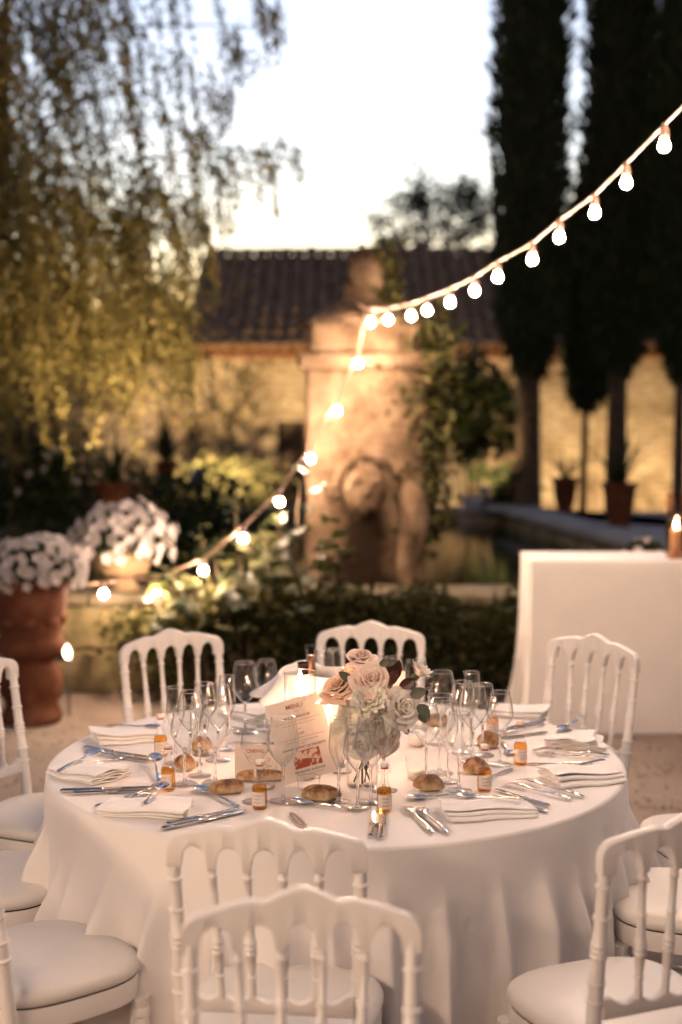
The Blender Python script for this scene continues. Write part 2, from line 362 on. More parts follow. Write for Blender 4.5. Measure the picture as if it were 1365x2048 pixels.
for c_ in range(int((X1 - X0) / .26)):                                   # row of ridge tiles
    if c_ < 18:
        o = link('ridge_tile', tm, roof, (X0 + c_ * .26, RY - BY, RZ + .03), (0, 0, R(-90))); o.scale = (1.25, .8, 1.2)
gm = MB(); gm.grid(lambda u, v: (.075 * math.cos(PI * u), -.16 + .2 * v, .065 * math.sin(PI * u)), 8, 2); gm.grid(lambda u, v: ((.075 - .016 * v) * math.cos(PI * u), -.16, (.065 - .016 * v) * math.sin(PI * u)), 8, 2)
gme = gm.mesh('eave_tile', M['genoise'], True)
for c_ in range(int((X1 - X0) / .2)): link('eave_tile', gme, ob, (X0 + .1 + c_ * .2, -.03, EZ - .19))
for zz in (EZ - .21, EZ - .085):
    b = MB(); b.box(((X0 + X1) / 2, -.07, zz), (X1 - X0, .15, .03)); b.build('eave_course', M['genoise'], ob, False)
# garden wall running on to the left behind the tree
gw = MB(); gw.cbox((0, 0, 1.15), (14, .4, 2.3), .03)
o = gw.build('garden_wall', M['wall'], None, False); o.location = (-9.1, 16.4, 0); tag(o, 'old stone garden wall behind the feathery tree and dark shrubs', 'wall')

# ---- fountain pillar
PX = ony(731, 1000, 4.9).x; PYf = 4.82
fp = thing('fountain_pillar', 'tall carved stone fountain pillar with rounded finial, standing in the pond', 'fountain', (PX, PYf + .36, 0))
def pillar_mat():
    m, t, b = new_mat('fountain_stone'); ge = t.nodes.new('ShaderNodeNewGeometry'); mp = t.nodes.new('ShaderNodeMapping'); mp.inputs['Location'].default_value = (-PX, -PYf - .36, 0)
    t.links.new(ge.outputs['Position'], mp.inputs[0]); v = mp.outputs[0]
    c = ramp(t, noise(t, v, 5, 9, .72), [(.32, (.045, .026, .015)), (.44, (.13, .085, .052)), (.56, (.20, .14, .09)), (.74, (.28, .205, .14))])
    # dark water stain below the mask, a soft-edged column
    sx = t.nodes.new('ShaderNodeSeparateXYZ'); t.links.new(v, sx.inputs[0])
    def mth(op, a, bb=None):
        q = t.nodes.new('ShaderNodeMath'); q.operation = op
        for i, z in enumerate((a, bb)):
            if z is None: continue
            if isinstance(z, (int, float)): q.inputs[i].default_value = z
            else: t.links.new(z, q.inputs[i])
        return q.outputs[0]
    ax = mth('ABSOLUTE', mth('SUBTRACT', sx.outputs[0], -.01)); nz = noise(t, v, 7, 4)
    wdt = mth('MULTIPLY_ADD', sx.outputs[2], -.16); q = wdt.node; q.inputs[2].default_value = .30
    e = mth('SUBTRACT', mth('ADD', wdt, mth('MULTIPLY', mth('SUBTRACT', nz, .5), .22)), ax)
    hz = mth('SUBTRACT', mth('ADD', 1.06, mth('MULTIPLY', mth('SUBTRACT', nz, .5), .3)), sx.outputs[2])
    mr = t.nodes.new('ShaderNodeMapRange'); mr.inputs[1].default_value = -.03; mr.inputs[2].default_value = .06; t.links.new(mth('MINIMUM', e, hz), mr.inputs[0])
    mx = t.nodes.new('ShaderNodeMix'); mx.data_type = 'RGBA'; t.links.new(mr.outputs[0], mx.inputs[0]); t.links.new(c, mx.inputs[6]); mx.inputs[7].default_value = (.022, .013, .008, 1)
    t.links.new(mx.outputs[2], b.inputs['Base Color']); b.inputs['Roughness'].default_value = .9; b.inputs['Specular IOR Level'].default_value = .15
    bump(t, b, noise(t, v, 11, 8, .7), 1.0, .05); return m
M['pillar'] = pillar_mat()
def zat(py, Y=PYf): return ony(731, py, Y).z
b = MB(); b.cbox((0, 0, zat(735) / 2 + .1), (.74, .70, zat(735) - .2), .02, .006); b.build('shaft', M['pillar'], fp, False)
b = MB(); b.cbox((0, 0, zat(722)), (.84, .80, .10), .025, .006); b.build('cornice', M['pillar'], fp, False)
b = MB(); b.cbox((.0, 0, zat(672)), (.70, .66, .21), .02, .01); b.build('upper_block', M['pillar'], fp, False)
b = MB(); b.lathe([(.47, 0), (.40, .06), (.30, .11), (.20, .15), (.165, .22), (.15, .30)], 20); o = b.build('neck', M['pillar'], fp); o.location = (0, 0, zat(655) + .02)
def finial():
    b = MB(); rr = random.Random(4)
    def fn(u, v):
        a = 2 * PI * u; t_ = v; r = .045 + .105 * math.sin(PI * min(1, max(0, .08 + .88 * t_))) ** .7
        r *= 1 + .10 * math.sin(5 * a + 3 * t_) + .05 * math.sin(9 * a - 6 * t_)
        return (r * math.cos(a), r * math.sin(a), .30 * t_)
    b.grid(fn, 32, 16, True); b.lathe([(.05, .298), (.0, .305)], 32, capb=False); return b
o = finial().build('finial', M['pillar'], fp); o.location = (.03, -.05, zat(585)); 
# carved mask, arch moulding and scrolled side console on the front
def blob(r, n=24, m=16, amp=.1, seed=1, sq=1.0):
    b = MB(); q = random.Random(seed); ph = [q.uniform(0, 6) for _ in range(6)]
    def fn(u, v):
        a = 2 * PI * u; e = PI * (v - .5); k_ = 1 + amp * (math.sin(3 * a + ph[0]) * math.cos(2 * e + ph[1]) + .6 * math.sin(5 * a + ph[2] + 4 * e) + .4 * math.sin(7 * e + ph[3]) * math.cos(4 * a))
        return (r[0] * k_ * math.cos(e) * math.cos(a), r[1] * k_ * math.cos(e) * math.sin(a), r[2] * k_ * math.sin(e))
    b.grid(fn, n, m, True); return b
yf = -.35
arch = []
for k in range(22):
    a = PI * (1.06 - 1.12 * k / 21); arch.append((.04 + .235 * math.cos(a), yf - .03, zat(985) + .24 * math.sin(a)))
b = MB(); b.tube(arch, [.035 + .012 * math.sin(k * 1.7) for k in range(22)], 8, 1, 1.2); b.build('arch_moulding', M['pillar'], fp)
o = blob((.13, .12, .17), amp=.10, seed=3).build('mask', M['pillar'], fp); o.location = (.0, yf - .02, zat(985) + .02)
b = MB(); b.lathe([(.0, 0), (.035, .015), (.045, .05), (.02, .08), (.0, .09)], 10); o = b.build('nose', M['pillar'], fp); o.location = (0, yf - .15, zat(985) - .03)
for sgn in (-1, 1):
    o = blob((.03, .03, .022), 12, 8, .05, 5).build('brow', M['pillar'], fp); o.location = (sgn * .055, yf - .125, zat(985) + .075)
sp = [(.27, yf - .05, zat(960)), (.31, yf - .09, zat(1010)), (.295, yf - .12, zat(1060)), (.25, yf - .13, zat(1110)), (.235, yf - .15, zat(1150)), (.27, yf - .19, zat(1178)), (.33, yf - .22, zat(1188))]
b = MB(); b.tube(sp, [.07, .10, .095, .07, .06, .075, .055], 12, 1, .9, (0, 1, 0)); subsurf(b.build('console', M['pillar'], fp), 1)
# plinth in the water
b = MB(); b.cbox((0, -.02, .26), (.95, .86, .30), .03, .01); b.build('plinth', M['mossy'], fp, False)
# ================================================================== TREES AND PLANTS
def rnd_unit(rng, n):
    v = rng.normal(size=(n, 3)); return v / np.linalg.norm(v, axis=1, keepdims=True)
# ---- feathery weeping tree on the left
def weeping_tree():
    rng = np.random.default_rng(21); T = ony(-70, 1000, 7.2); base = Vector((T.x, 7.2, 0))
    t = thing('weeping_tree', 'weeping feathery tree lit golden from below, its branches hanging over the pond', 'tree', base)
    b = MB(); tp = [(0, 0, 0), (.05, 0, .7), (.0, .05, 1.4), (.10, .0, 2.1), (.2, 0, 2.8), (.32, 0, 3.6), (.4, 0, 4.8)]
    b.tube(tp, [.16, .13, .115, .10, .085, .06, .03], 10); b.build('trunk', M['bark'], t)
    limbs = []
    for k in range(9):
        s = Vector(tp[2 + k % 4]); a = rng.uniform(-1.2, 1.2); L = rng.uniform(.9, 1.9); up = rng.uniform(.4, 1.2)
        pts = [s + Vector((math.cos(a) * L * q, math.sin(a) * L * q, up * (q ** .7) + .25 * math.sin(q * 2.2) - .35 * max(0, q - .7))) for q in np.linspace(0, 1, 7)]
        b = MB(); b.tube(pts, [.018 * (1 - .8 * q) + .003 for q in np.linspace(0, 1, 7)], 6); b.build('branch', M['bark'], t)
    P, D, Ls, Ws = [], [], [], []
    def strand(p, out, L):
        n = int(L / .016); s = np.linspace(0, 1, n)[:, None]
        q = p + out * L * .45 * np.sqrt(s) + np.array([0, 0, -1]) * L * (s ** 1.5) * .9 + rng.normal(0, .012, (n, 3))
        P.append(q); d = np.array([0, 0, -1.0]) * .8 + out * .35 + rng.normal(0, .55, (n, 3)); D.append(d); Ls.append(rng.uniform(.045, .085, n)); Ws.append(rng.uniform(.014, .030, n))
    lo = np.array([base.x, base.y, 0])
    # hanging strands placed through the crown: dense towards the trunk, thin and open at the outer right
    N = 0
    while N < 1850:
        x = rng.uniform(-.8, 2.6); y = rng.uniform(-1.6, 1.6); z = rng.uniform(1.9, 6.6)
        top = 6.4 - .55 * max(0, x) ; lim = 1.80 + .55 * math.sin(z * 1.9 + 1.0) * .5 + (.35 if z > 4.6 else 0) - (.0 if z > 2.2 else .15)
        if z > top or abs(y) > 1.5: continue
        dens = max(0., 1 - max(0, x - .25) / max(.3, lim - .1)) ** 1.15
        dens *= .55 + .45 * math.sin(x * 3.1 + z * 2.3 + 1.1) * math.sin(z * 2.9 - x * 1.7 + y)
        if z < 3.4: dens = dens * 1.5 + .08 * (x < 1.5)
        if rng.random() > dens: continue
        a = rng.uniform(-1.4, 1.4); strand(np.array([x, y, z]), np.array([math.cos(a), math.sin(a), .1]) * .7, rng.uniform(.35, .95)); N += 1
    for k in range(700):                                    # low curtain of foliage caught by the spotlights
        x = rng.uniform(-.7, 1.85); z = rng.uniform(2.3, 3.7) - .15 * max(0, x)
        if rng.random() < .35 + .65 * abs(math.sin(x * 4.1 + z * 2)): strand(np.array([x, rng.uniform(-1.1, .9), z]), np.array([rng.uniform(-.4, .6), rng.uniform(-.5, .3), .1]), rng.uniform(.3, .75))
    for (px, py, L) in ((500, 300, .75), (545, 285, .6), (585, 300, .45), (520, 310, .7), (470, 300, .8), (440, 180, .6), (490, 90, .5), (540, 20, .7), (420, 420, .6), (560, 30, .5), (400, 250, .7), (430, 330, .8), (455, 60, .8), (520, -20, .6)):
        for r_ in range(5):
            q = ony(px + rng.uniform(-24, 18), py + rng.uniform(-20, 20), 7.0 + rng.uniform(-.3, .3)) - base; strand(np.array(q), np.array([.35, 0, .1]), L * rng.uniform(.5, 1.0) * .75)
    me = leaf_mesh('crown', np.concatenate(P), np.concatenate(D), np.concatenate(Ls), np.concatenate(Ws), M['willow'], .1, rng)
    link('crown', me, t)
    # the arching twigs that carry the outer sprays
    for (pa, pb, pc) in (((250, 330), (470, 265), (600, 330)), ((250, 420), (330, 470), (560, 470)), ((200, 60), (420, 40), (560, 60)), ((-60, 520), (120, 470), (330, 560)), ((-60, 560), (60, 500), (250, 600))):
        q = [ony(*p, 7.0) - base for p in (pa, pb, pc)]; pts = [q[0].lerp(q[1], s).lerp(q[1].lerp(q[2], s), s) for s in np.linspace(0, 1, 9)]
        b = MB(); b.tube(pts, [.009 * (1 - s) + .003 for s in np.linspace(0, 1, 9)], 5); b.build('branch', M['bark'], t)
weeping_tree()

# ---- cypresses on the right
def cypress(px, Z, wpx, lowpy, trunkpx, label, seed, H=10.5, lean=0.0, low_taper=1.0):
    rng = np.random.default_rng(seed); Y = Z + CAM.y; bx = ony(px, 1000, Y).x; t = thing('cypress', label, 'tree', (bx, Y, 0), 0, 'cypresses in front of the lit wall')
    rad = wpx * Z / FPX / 2; z0 = ony(px, lowpy, Y).z; tr_ = trunkpx * Z / FPX / 2
    b = MB(); b.tube([(lean * .5 * (1 - q), 0, q * (z0 + 1.2)) for q in np.linspace(0, 1, 9)], [tr_ * (1.25 - .3 * q + .06 * math.sin(9 * q)) for q in np.linspace(0, 1, 9)], 10); b.build('trunk', M['bark'], t)
    def prof(s):     # s 0..1 from bottom to top of the crown
        return rad * min(1, (s / .13) ** .55 * low_taper + .02) * (1 - .15 * s) * (1 if s < .7 else max(.03, 1 - ((s - .7) / .3) ** 1.6))
    ph = rng.uniform(0, 6, 4)
    wob = lambda a, z: 1 + .10 * np.sin(3 * a + 2.1 * z + ph[0]) + .08 * np.sin(5 * a - 3.3 * z + ph[1]) + .07 * np.sin(9 * z + ph[2])
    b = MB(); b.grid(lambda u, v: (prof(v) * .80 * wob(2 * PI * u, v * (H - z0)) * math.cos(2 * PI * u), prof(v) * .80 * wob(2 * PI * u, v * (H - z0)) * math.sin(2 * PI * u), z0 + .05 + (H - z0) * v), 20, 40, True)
    b.build('dark_core', M['cypcore'], t)  # opaque dark core added behind the leaves so no sky shows through
    n = 11000; s = rng.beta(1, 1.25, n); a = rng.uniform(0, 2 * PI, n); z = z0 + (H - z0) * s
    r = np.array([prof(q) for q in s]) * wob(a, z - z0) * rng.uniform(.72, 1.06, n)
    P = np.stack([r * np.cos(a), r * np.sin(a), z - .05], 1); D = np.stack([np.cos(a) * .35, np.sin(a) * .35, np.ones(n) * .9], 1) + rng.normal(0, .25, (n, 3))
    # drooping tufts at the ragged lower edge
    m = 900; a2 = rng.uniform(0, 2 * PI, m); r2 = rad * rng.uniform(.1, .95, m); z2 = z0 + (r2 / rad) ** 2 * (H - z0) * .10 + rng.uniform(-.12, .2, m)
    P = np.concatenate([P, np.stack([r2 * np.cos(a2), r2 * np.sin(a2), z2], 1)]); D = np.concatenate([D, np.stack([np.cos(a2) * .3, np.sin(a2) * .3, -np.ones(m) * .8], 1) + rng.normal(0, .3, (m, 3))])
    nn = n + m; link('crown', leaf_mesh('crown', P, D, rng.uniform(.10, .2, nn), rng.uniform(.025, .05, nn), M['cypress'], .1, rng), t)
cypress(1056, 15.6, 146, 735, 44, 'thick trunked dark cypress closest to the fountain pillar', 31)
cypress(1232, 15.9, 154, 730, 36, 'tall dark cypress behind the larger terracotta planter', 32)
cypress(1172, 16.6, 90, 790, 12, 'slim trunked cypress squeezed between two thicker ones', 33, H=4.3, lean=-.08, low_taper=.8)
cypress(1356, 15.3, 116, 735, 20, 'dark cypress rising behind the tall glass vase, cut by picture edge', 34)

# ---- tree beyond the roof
def far_tree():
    rng = np.random.default_rng(41); c = ony(858, 455, 22.0); t = thing('far_tree', 'loose round tree showing above the ridge of the tiled roof', 'tree', (c.x, 22.0, 0))
    b = MB(); b.tube([(0, 0, 0), (.05, 0, 2.2), (-.1, 0, 3.6), (.1, 0, 4.4)], [.16, .13, .09, .05], 8); b.build('trunk', M['bark'], t)
    for k in range(7):
        a = rng.uniform(0, 6.28); b = MB(); b.tube([(0, 0, 3.0 + .1 * k), (.5 * math.cos(a), .3 * math.sin(a), 3.7), (1.0 * math.cos(a), .5 * math.sin(a), 4.3)], [.05, .03, .015], 6); b.build('branch', M['bark'], t)
    P = []
    for k in range(58):
        a = rng.uniform(-1, 1); h = rng.random(); cx = a * 1.18 - .08; top = 5.85 - .75 * abs(a - .25) ** 1.5 - .25 * math.sin(5 * a); cz = 3.5 + (top - 3.55) * h
        P.append(np.array([cx, rng.uniform(-.6, .6), cz]) + rng.normal(0, .14, (95, 3)))
    P = np.concatenate(P); n = len(P); link('crown', leaf_mesh('crown', P, rnd_unit(rng, n), rng.uniform(.08, .15, n), rng.uniform(.05, .09, n), M['fartree'], .1, rng), t)
far_tree()

# ---- dark belt of trees far behind the garden wall
def treeline():
    rng = np.random.default_rng(43); n = 7000; x = rng.uniform(-14, -2.3, n); top = 3.1 + .35 * np.sin(x * 1.3) + .25 * np.sin(x * 3.7 + 1); z = top * np.sqrt(rng.random(n)) + rng.normal(0, .12, n)
    P = np.stack([x, rng.uniform(-.8, .8, n), np.maximum(z, .05)], 1); me = leaf_mesh('treeline', P, rnd_unit(rng, n), rng.uniform(.2, .4, n), rng.uniform(.14, .26, n), M['fartree'], .1, rng); o = link('treeline', me, None, (0, 20.5, 0))
    tag(o, 'dark belt of far trees beyond the garden wall, behind the weeping tree', 'trees', kind='stuff')
treeline()
# ---- shrubs, hedge, ivy
def shrub(name, label, cat, c, rad, n, L, W, mat, seed, clumps=26, stems=9, droop=0.0, group=None):
    rng = np.random.default_rng(seed); t = thing(name, label, cat, (c[0], c[1], 0), 0, group); P = []; D = []
    per = n // clumps
    for k in range(clumps):
        u = rnd_unit(rng, 1)[0] * rng.uniform(.35, 1) ; q = np.array([u[0] * rad[0], u[1] * rad[1], c[2] + u[2] * rad[2]])
        P.append(q + rng.normal(0, .22, (per, 3)) * np.array(rad) * .8); D.append(rnd_unit(rng, per) + np.array([u[0], u[1], .35 - droop]))
    P = np.concatenate(P); P[:, 2] = np.maximum(P[:, 2], .04); D = np.concatenate(D); m = len(P)
    link('foliage', leaf_mesh('foliage', P, D, rng.uniform(.7, 1.3, m) * L, rng.uniform(.7, 1.3, m) * W, mat, .12, rng), t)
    for k in range(stems):
        e = P[rng.integers(0, m)]; b = MB(); b.tube([(e[0] * .15, e[1] * .15, 0), (e[0] * .5, e[1] * .5, e[2] * .55), tuple(e)], [.014, .010, .004], 5); b.build('stem', M['bark'], t)
    return t
def at(px, py, Y): p = ony(px, py, Y); return p
p = at(945, 830, 13.2); shrub('broadleaf_shrub', 'dark green shrub with pale lit leaves between the pillar and thick cypress', 'shrub', (p.x, 13.2, p.z), (.50, .45, .66), 2000, .15, .08, M['darkleaf'], 51, 34)
p = at(1010, 985, 11.8); shrub('broadleaf_shrub', 'small shrub at the foot of the thick cypress trunk', 'shrub', (p.x, 11.8, .72), (.35, .3, .28), 700, .10, .05, M['darkleaf'], 53, 14)
p = at(60, 930, 8.5); shrub('rose_bush', 'large dark rose bush with scattered white blooms behind the terracotta urn', 'shrub', (p.x - .3, 8.5, 1.0), (1.1, .6, .66), 4600, .085, .045, M['darkleaf'], 54, 46)
p = at(300, 1020, 6.6); shrub('dark_shrub', 'dark leafy shrub behind the pale stone urn of flowers', 'shrub', (p.x, 8.4, .66), (.85, .5, .46), 2900, .085, .045, M['darkleaf'], 55, 34)
p = at(455, 950, 12.2); shrub('pale_shrub', 'yellow green shrub brightly lit by the garden spotlight before the door', 'shrub', (p.x - .1, 13.6, .60), (.75, .4, .34), 2000, .08, .035, M['paleleaf'], 56, 36)
# climbing foliage up the building wall
def climber(name, label, cat, pts, Yw, spread, n, L, W, mat, seed):
    rng = np.random.default_rng(seed); q = [ony(a, b_, Yw) for a, b_ in pts]; o0 = q[0]
    t = thing(name, label, cat, (o0.x, Yw, 0)); b = MB(); st = [(p_.x - o0.x, 0, p_.z) for p_ in q]; b.tube([(st[0][0], 0, .02)] + st, [.02] * (len(st) + 1), 5); b.build('stem', M['bark'], t)
    P = []
    for k in range(len(st) - 1):
        m = n // (len(st) - 1); s = rng.random((m, 1)); P.append(np.array(st[k]) * (1 - s) + np.array(st[k + 1]) * s + rng.normal(0, 1, (m, 3)) * np.array(spread))
    P = np.concatenate(P); m = len(P); D = rnd_unit(rng, m) + np.array([0, -.8, -.3])
    link('foliage', leaf_mesh('foliage', P, D, rng.uniform(.7, 1.3, m) * L, rng.uniform(.7, 1.3, m) * W, mat, .12, rng), t); return t
climber('climbing_ivy', 'olive ivy climbing the side of the carved pillar', 'ivy', [(842, 1060), (838, 960), (835, 870), (838, 780), (858, 700), (862, 668)], 5.00, (.085, .12, .10), 2600, .06, .055, M['ivyleaf'], 61)
climber('finial_creeper', 'thin creeper wound round the neck of the pillar finial', 'ivy', [(772, 640), (775, 600), (782, 560), (778, 520), (765, 503)], 5.05, (.045, .06, .05), 420, .045, .035, M['ivyleaf'], 62)
climber('wall_creeper', 'dry creeper spreading over the lit wall left of the door', 'creeper', [(440, 960), (470, 900), (450, 840), (500, 790), (470, 740)], 15.85, (.20, .06, .16), 380, .07, .05, M['ivyleaf'], 63)

def hedge():
    rng = np.random.default_rng(71); t = thing('clipped_hedge', 'low dark hedge in front of the pond behind the table', 'hedge', (0, 4.12, 0))
    n = 10500; x = rng.uniform(-.42, 1.9, n); y = rng.uniform(-.20, .22, n); top = .53 + .045 * np.sin(x * 5) + .04 * np.sin(x * 13 + 1) + rng.normal(0, .035, n); z = top * np.sqrt(rng.random(n))
    surf = rng.random(n); y = np.where(surf < .5, -.20 + rng.normal(0, .02, n), y); z = np.where(surf > .72, top + rng.normal(0, .02, n), z)
    P = np.stack([x, y, np.maximum(z, .01)], 1); D = rnd_unit(rng, n) + np.array([0, -.5, .5])
    link('foliage', leaf_mesh('foliage', P, D, rng.uniform(.035, .08, n), rng.uniform(.02, .042, n), M['hedgeleaf'], .15, rng), t)
    b = MB(); b.cbox((.75, .02, .21), (2.2, .32, .40), .06); b.build('dark_core', M['cypcore'], t)
hedge()
# ---- fig-like shrub in front of the pillar: leaves built one by one
def lobed_leaf(name, seed):
    b = MB(); q = random.Random(seed); n = 22; pts = []
    for k in range(n):
        a = -PI + 2 * PI * k / n; r = .5 * (.62 + .38 * abs(math.cos(1.5 * a))) * (1 + q.uniform(-.06, .06)); pts.append((r * math.sin(a) * .9, .45 + r * math.cos(a), .06 * math.sin(3 * a) - .25 * (r * math.sin(a)) ** 2))
    b.add([(0, .42, .05)] + pts, [(0, k + 1, (k + 1) % n + 1) for k in range(n)]); return b.mesh(name, M['figone'], True)
m_, t_, b_ = new_mat('fig_leaf'); oi = t_.nodes.new('ShaderNodeObjectInfo'); c_ = ramp(t_, oi.outputs['Random'], [(0, (.016, .024, .008)), (.5, (.038, .048, .015)), (1, (.085, .085, .032))])
t_.links.new(c_, b_.inputs['Base Color']); b_.inputs['Roughness'].default_value = .5; tl = t_.nodes.new('ShaderNodeBsdfTranslucent'); t_.links.new(c_, tl.inputs[0])
mx_ = t_.nodes.new('ShaderNodeMixShader'); mx_.inputs[0].default_value = .3; t_.links.new(b_.outputs[0], mx_.inputs[1]); t_.links.new(tl.outputs[0], mx_.inputs[2]); t_.links.new(mx_.outputs[0], t_.nodes['Material Output'].inputs[0])
M['figone'] = m_
LEAF = [lobed_leaf('leaf', k) for k in range(3)]
def fig_shrub(label, stems, seed, per=9, size=(.11, .19)):
    rr = random.Random(seed); p0 = stems[0]; base = ony(p0[0], 1200, p0[2]); t = thing('fig_shrub', label, 'shrub', (base.x, p0[2], 0))
    for (px, py, Y, px0) in stems:
        e = ony(px, py, Y) - Vector((base.x, stems[0][2], 0)); f = ony(px0, 1250, Y) - Vector((base.x, stems[0][2], 0)); f.z = 0
        pts = [f, f.lerp(e, .35) + Vector((0, -.05, .08)), f.lerp(e, .7) + Vector((0, -.03, .08)), e]; b = MB(); b.tube(pts, [.013, .011, .008, .004], 6); b.build('stem', M['bark'], t)
        for k in range(per):
            s = .35 + .65 * (k + rr.random()) / per; q = f.lerp(e, s) + Vector((rr.uniform(-.05, .05), rr.uniform(-.1, .05), .06)); sz = rr.uniform(*size)
            o = link('leaf', LEAF[k % 3], t, q, (rr.uniform(-.5, .7), rr.uniform(-.6, .6), rr.uniform(-PI, PI))); o.scale = (sz, sz, sz)
fig_shrub('broad leaved fig shrub draped with bulbs in front of the pillar', [(560, 1010, 4.35, 560), (600, 960, 4.45, 580), (500, 1080, 4.3, 520), (430, 1120, 4.2, 470), (400, 1060, 4.35, 450), (470, 1010, 4.4, 500), (660, 1060, 4.35, 620), (690, 1090, 4.3, 640), (540, 1140, 4.1, 540), (610, 1150, 4.05, 600), (450, 1190, 4.0, 470), (380, 1180, 4.05, 430), (530, 1060, 4.2, 530), (620, 1080, 4.15, 600), (500, 1160, 4.0, 500), (570, 1080, 4.2, 560)], 81, 11, (.09, .17))
fig_shrub('trailing leafy plant spilling over the mossy wall beside the pale urn', [(300, 1170, 4.1, 360), (345, 1140, 4.12, 380), (330, 1220, 4.05, 380), (400, 1250, 4.0, 420), (365, 1200, 4.02, 400), (430, 1290, 3.95, 450), (480, 1260, 3.95, 480)], 82, 8, (.07, .13))
p = ony(480, 1230, 4.0); shrub('leafy_undergrowth', 'dense small leaved undergrowth at the foot of the fig shrub', 'shrub', (p.x + .05, 4.08, .33), (.70, .13, .30), 3600, .075, .042, M['ivyleaf'], 83, 48, 12)
p = ony(620, 1180, 4.1)
shrub('leafy_undergrowth', 'small leaved bush against the foot of the pillar behind the middle chair', 'shrub', (p.x, 4.2, .44), (.36, .13, .26), 1500, .055, .032, M['ivyleaf'], 84, 24, 8)

# ================================================================== POTS AND FLOWERS
def blossom_mesh(name, seed=0):
    b = MB(); n = 25
    def fn(u, v):
        a = 2 * PI * u; r = v ** .8 * (.5 + .11 * math.cos(5 * a)); z = .30 * v ** 1.6 - .06 * v ** 6 + .02 * math.sin(10 * a + seed) * v; return (r * math.cos(a), r * math.sin(a), z)
    b.grid(lambda u, v: fn(u, .04 + .96 * v), n, 5, True); return b.mesh(name, M['petal'], True)
BLO = [blossom_mesh('blossom', k) for k in range(3)]
def flower_mound(name, label, c, rad, nb, seed, size=.06):
    rng = np.random.default_rng(seed); rr = random.Random(seed); t = thing(name, label, 'flowers', c, 0, 'white petunias in garden urns'); n = 1500
    u = rnd_unit(rng, n); u[:, 2] = np.abs(u[:, 2]) - .12; P = u * np.array(rad) * rng.uniform(.4, .93, (n, 1)); D = u + rnd_unit(rng, n) * .8
    link('foliage', leaf_mesh('foliage', P, D, rng.uniform(.04, .07, n), rng.uniform(.02, .035, n), M['darkleaf'], .1, rng), t)
    for k in range(nb):
        h = 1 - (k + .5) / nb * 1.25; a = k * 2.39996 + rr.uniform(-.2, .2); r = math.sqrt(max(0, 1 - h * h)); d = Vector((r * math.cos(a), r * math.sin(a), h))
        d += Vector((rr.uniform(-.12, .12), rr.uniform(-.12, .12), rr.uniform(-.1, .1))); q = Vector((d.x * rad[0], d.y * rad[1], d.z * rad[2])) * rr.uniform(.92, 1.04)
        o = link('blossom', BLO[k % 3], t, q); o.rotation_mode = 'QUATERNION'; o.rotation_quaternion = (d + Vector((rr.uniform(-.3, .3), rr.uniform(-.5, .1), rr.uniform(-.3, .3)))).to_track_quat('Z', 'Y'); s = size * rr.uniform(.75, 1.2); o.scale = (s, s, s)
    return t
# big terracotta urn in the left foreground of the garden
U = ony(62, 1300, 3.62)
tu = thing('terracotta_urn', 'large round shouldered terracotta urn on a bulbous foot by the wall', 'urn', (U.x, 3.62, 0))
prof = [(.155, 0), (.165, .03), (.15, .06), (.135, .10), (.165, .16), (.175, .22), (.155, .28), (.12, .32), (.125, .345), (.16, .36), (.185, .40), (.19, .43), (.17, .455), (.163, .47), (.172, .50), (.188, .60), (.198, .70), (.205, .735), (.225, .745), (.23, .765), (.22, .785), (.20, .785), (.185, .74)]
b = MB(); b.lathe(prof, 40, capt=False); b.build('body', M['terracotta'], tu)
b = MB(); b.lathe([(0, .735), (.187, .735)], 30, capb=False, capt=False); b.build('soil', M['seam'], tu)
for k in range(9):
    a = 2 * PI * k / 9; o = blob((.045, .02, .028), 10, 6, .05, k).build('garland', M['terracotta'], tu); o.location = (.178 * math.cos(a), .178 * math.sin(a), .56 - .0); o.rotation_euler = (0, 0, a + PI / 2)
flower_mound('petunia_mound', 'mound of white petunias in the big terracotta urn', (U.x + .02, 3.62, .80), (.27, .24, .19), 165, 91, .060)
V_ = ony(250, 1130, 4.52)
pu = thing('stone_urn', 'pale footed stone urn standing on the coping', 'urn', (V_.x, 4.52, .595))
b = MB(); b.lathe([(.085, 0), (.09, .015), (.07, .03), (.045, .055), (.05, .07), (.10, .095), (.145, .13), (.16, .165), (.155, .20), (.15, .215), (.178, .24), (.185, .258), (.17, .262), (.15, .225)], 40, capt=False); b.build('body', M['paleurn'], pu)
b = MB(); b.lathe([(0, .225), (.15, .225)], 30, capb=False, capt=False); b.build('soil', M['seam'], pu)
for k in range(16):
    a = 2 * PI * k / 16; o = blob((.018, .012, .035), 8, 6, .03, k).build('gadroon', M['paleurn'], pu); o.location = (.125 * math.cos(a), .125 * math.sin(a), .115); o.rotation_euler = (R(-35), 0, a - PI / 2)
flower_mound('petunia_mound', 'mound of white petunias in the pale stone urn', (V_.x, 4.52, .855), (.285, .25, .25), 185, 92, .062)
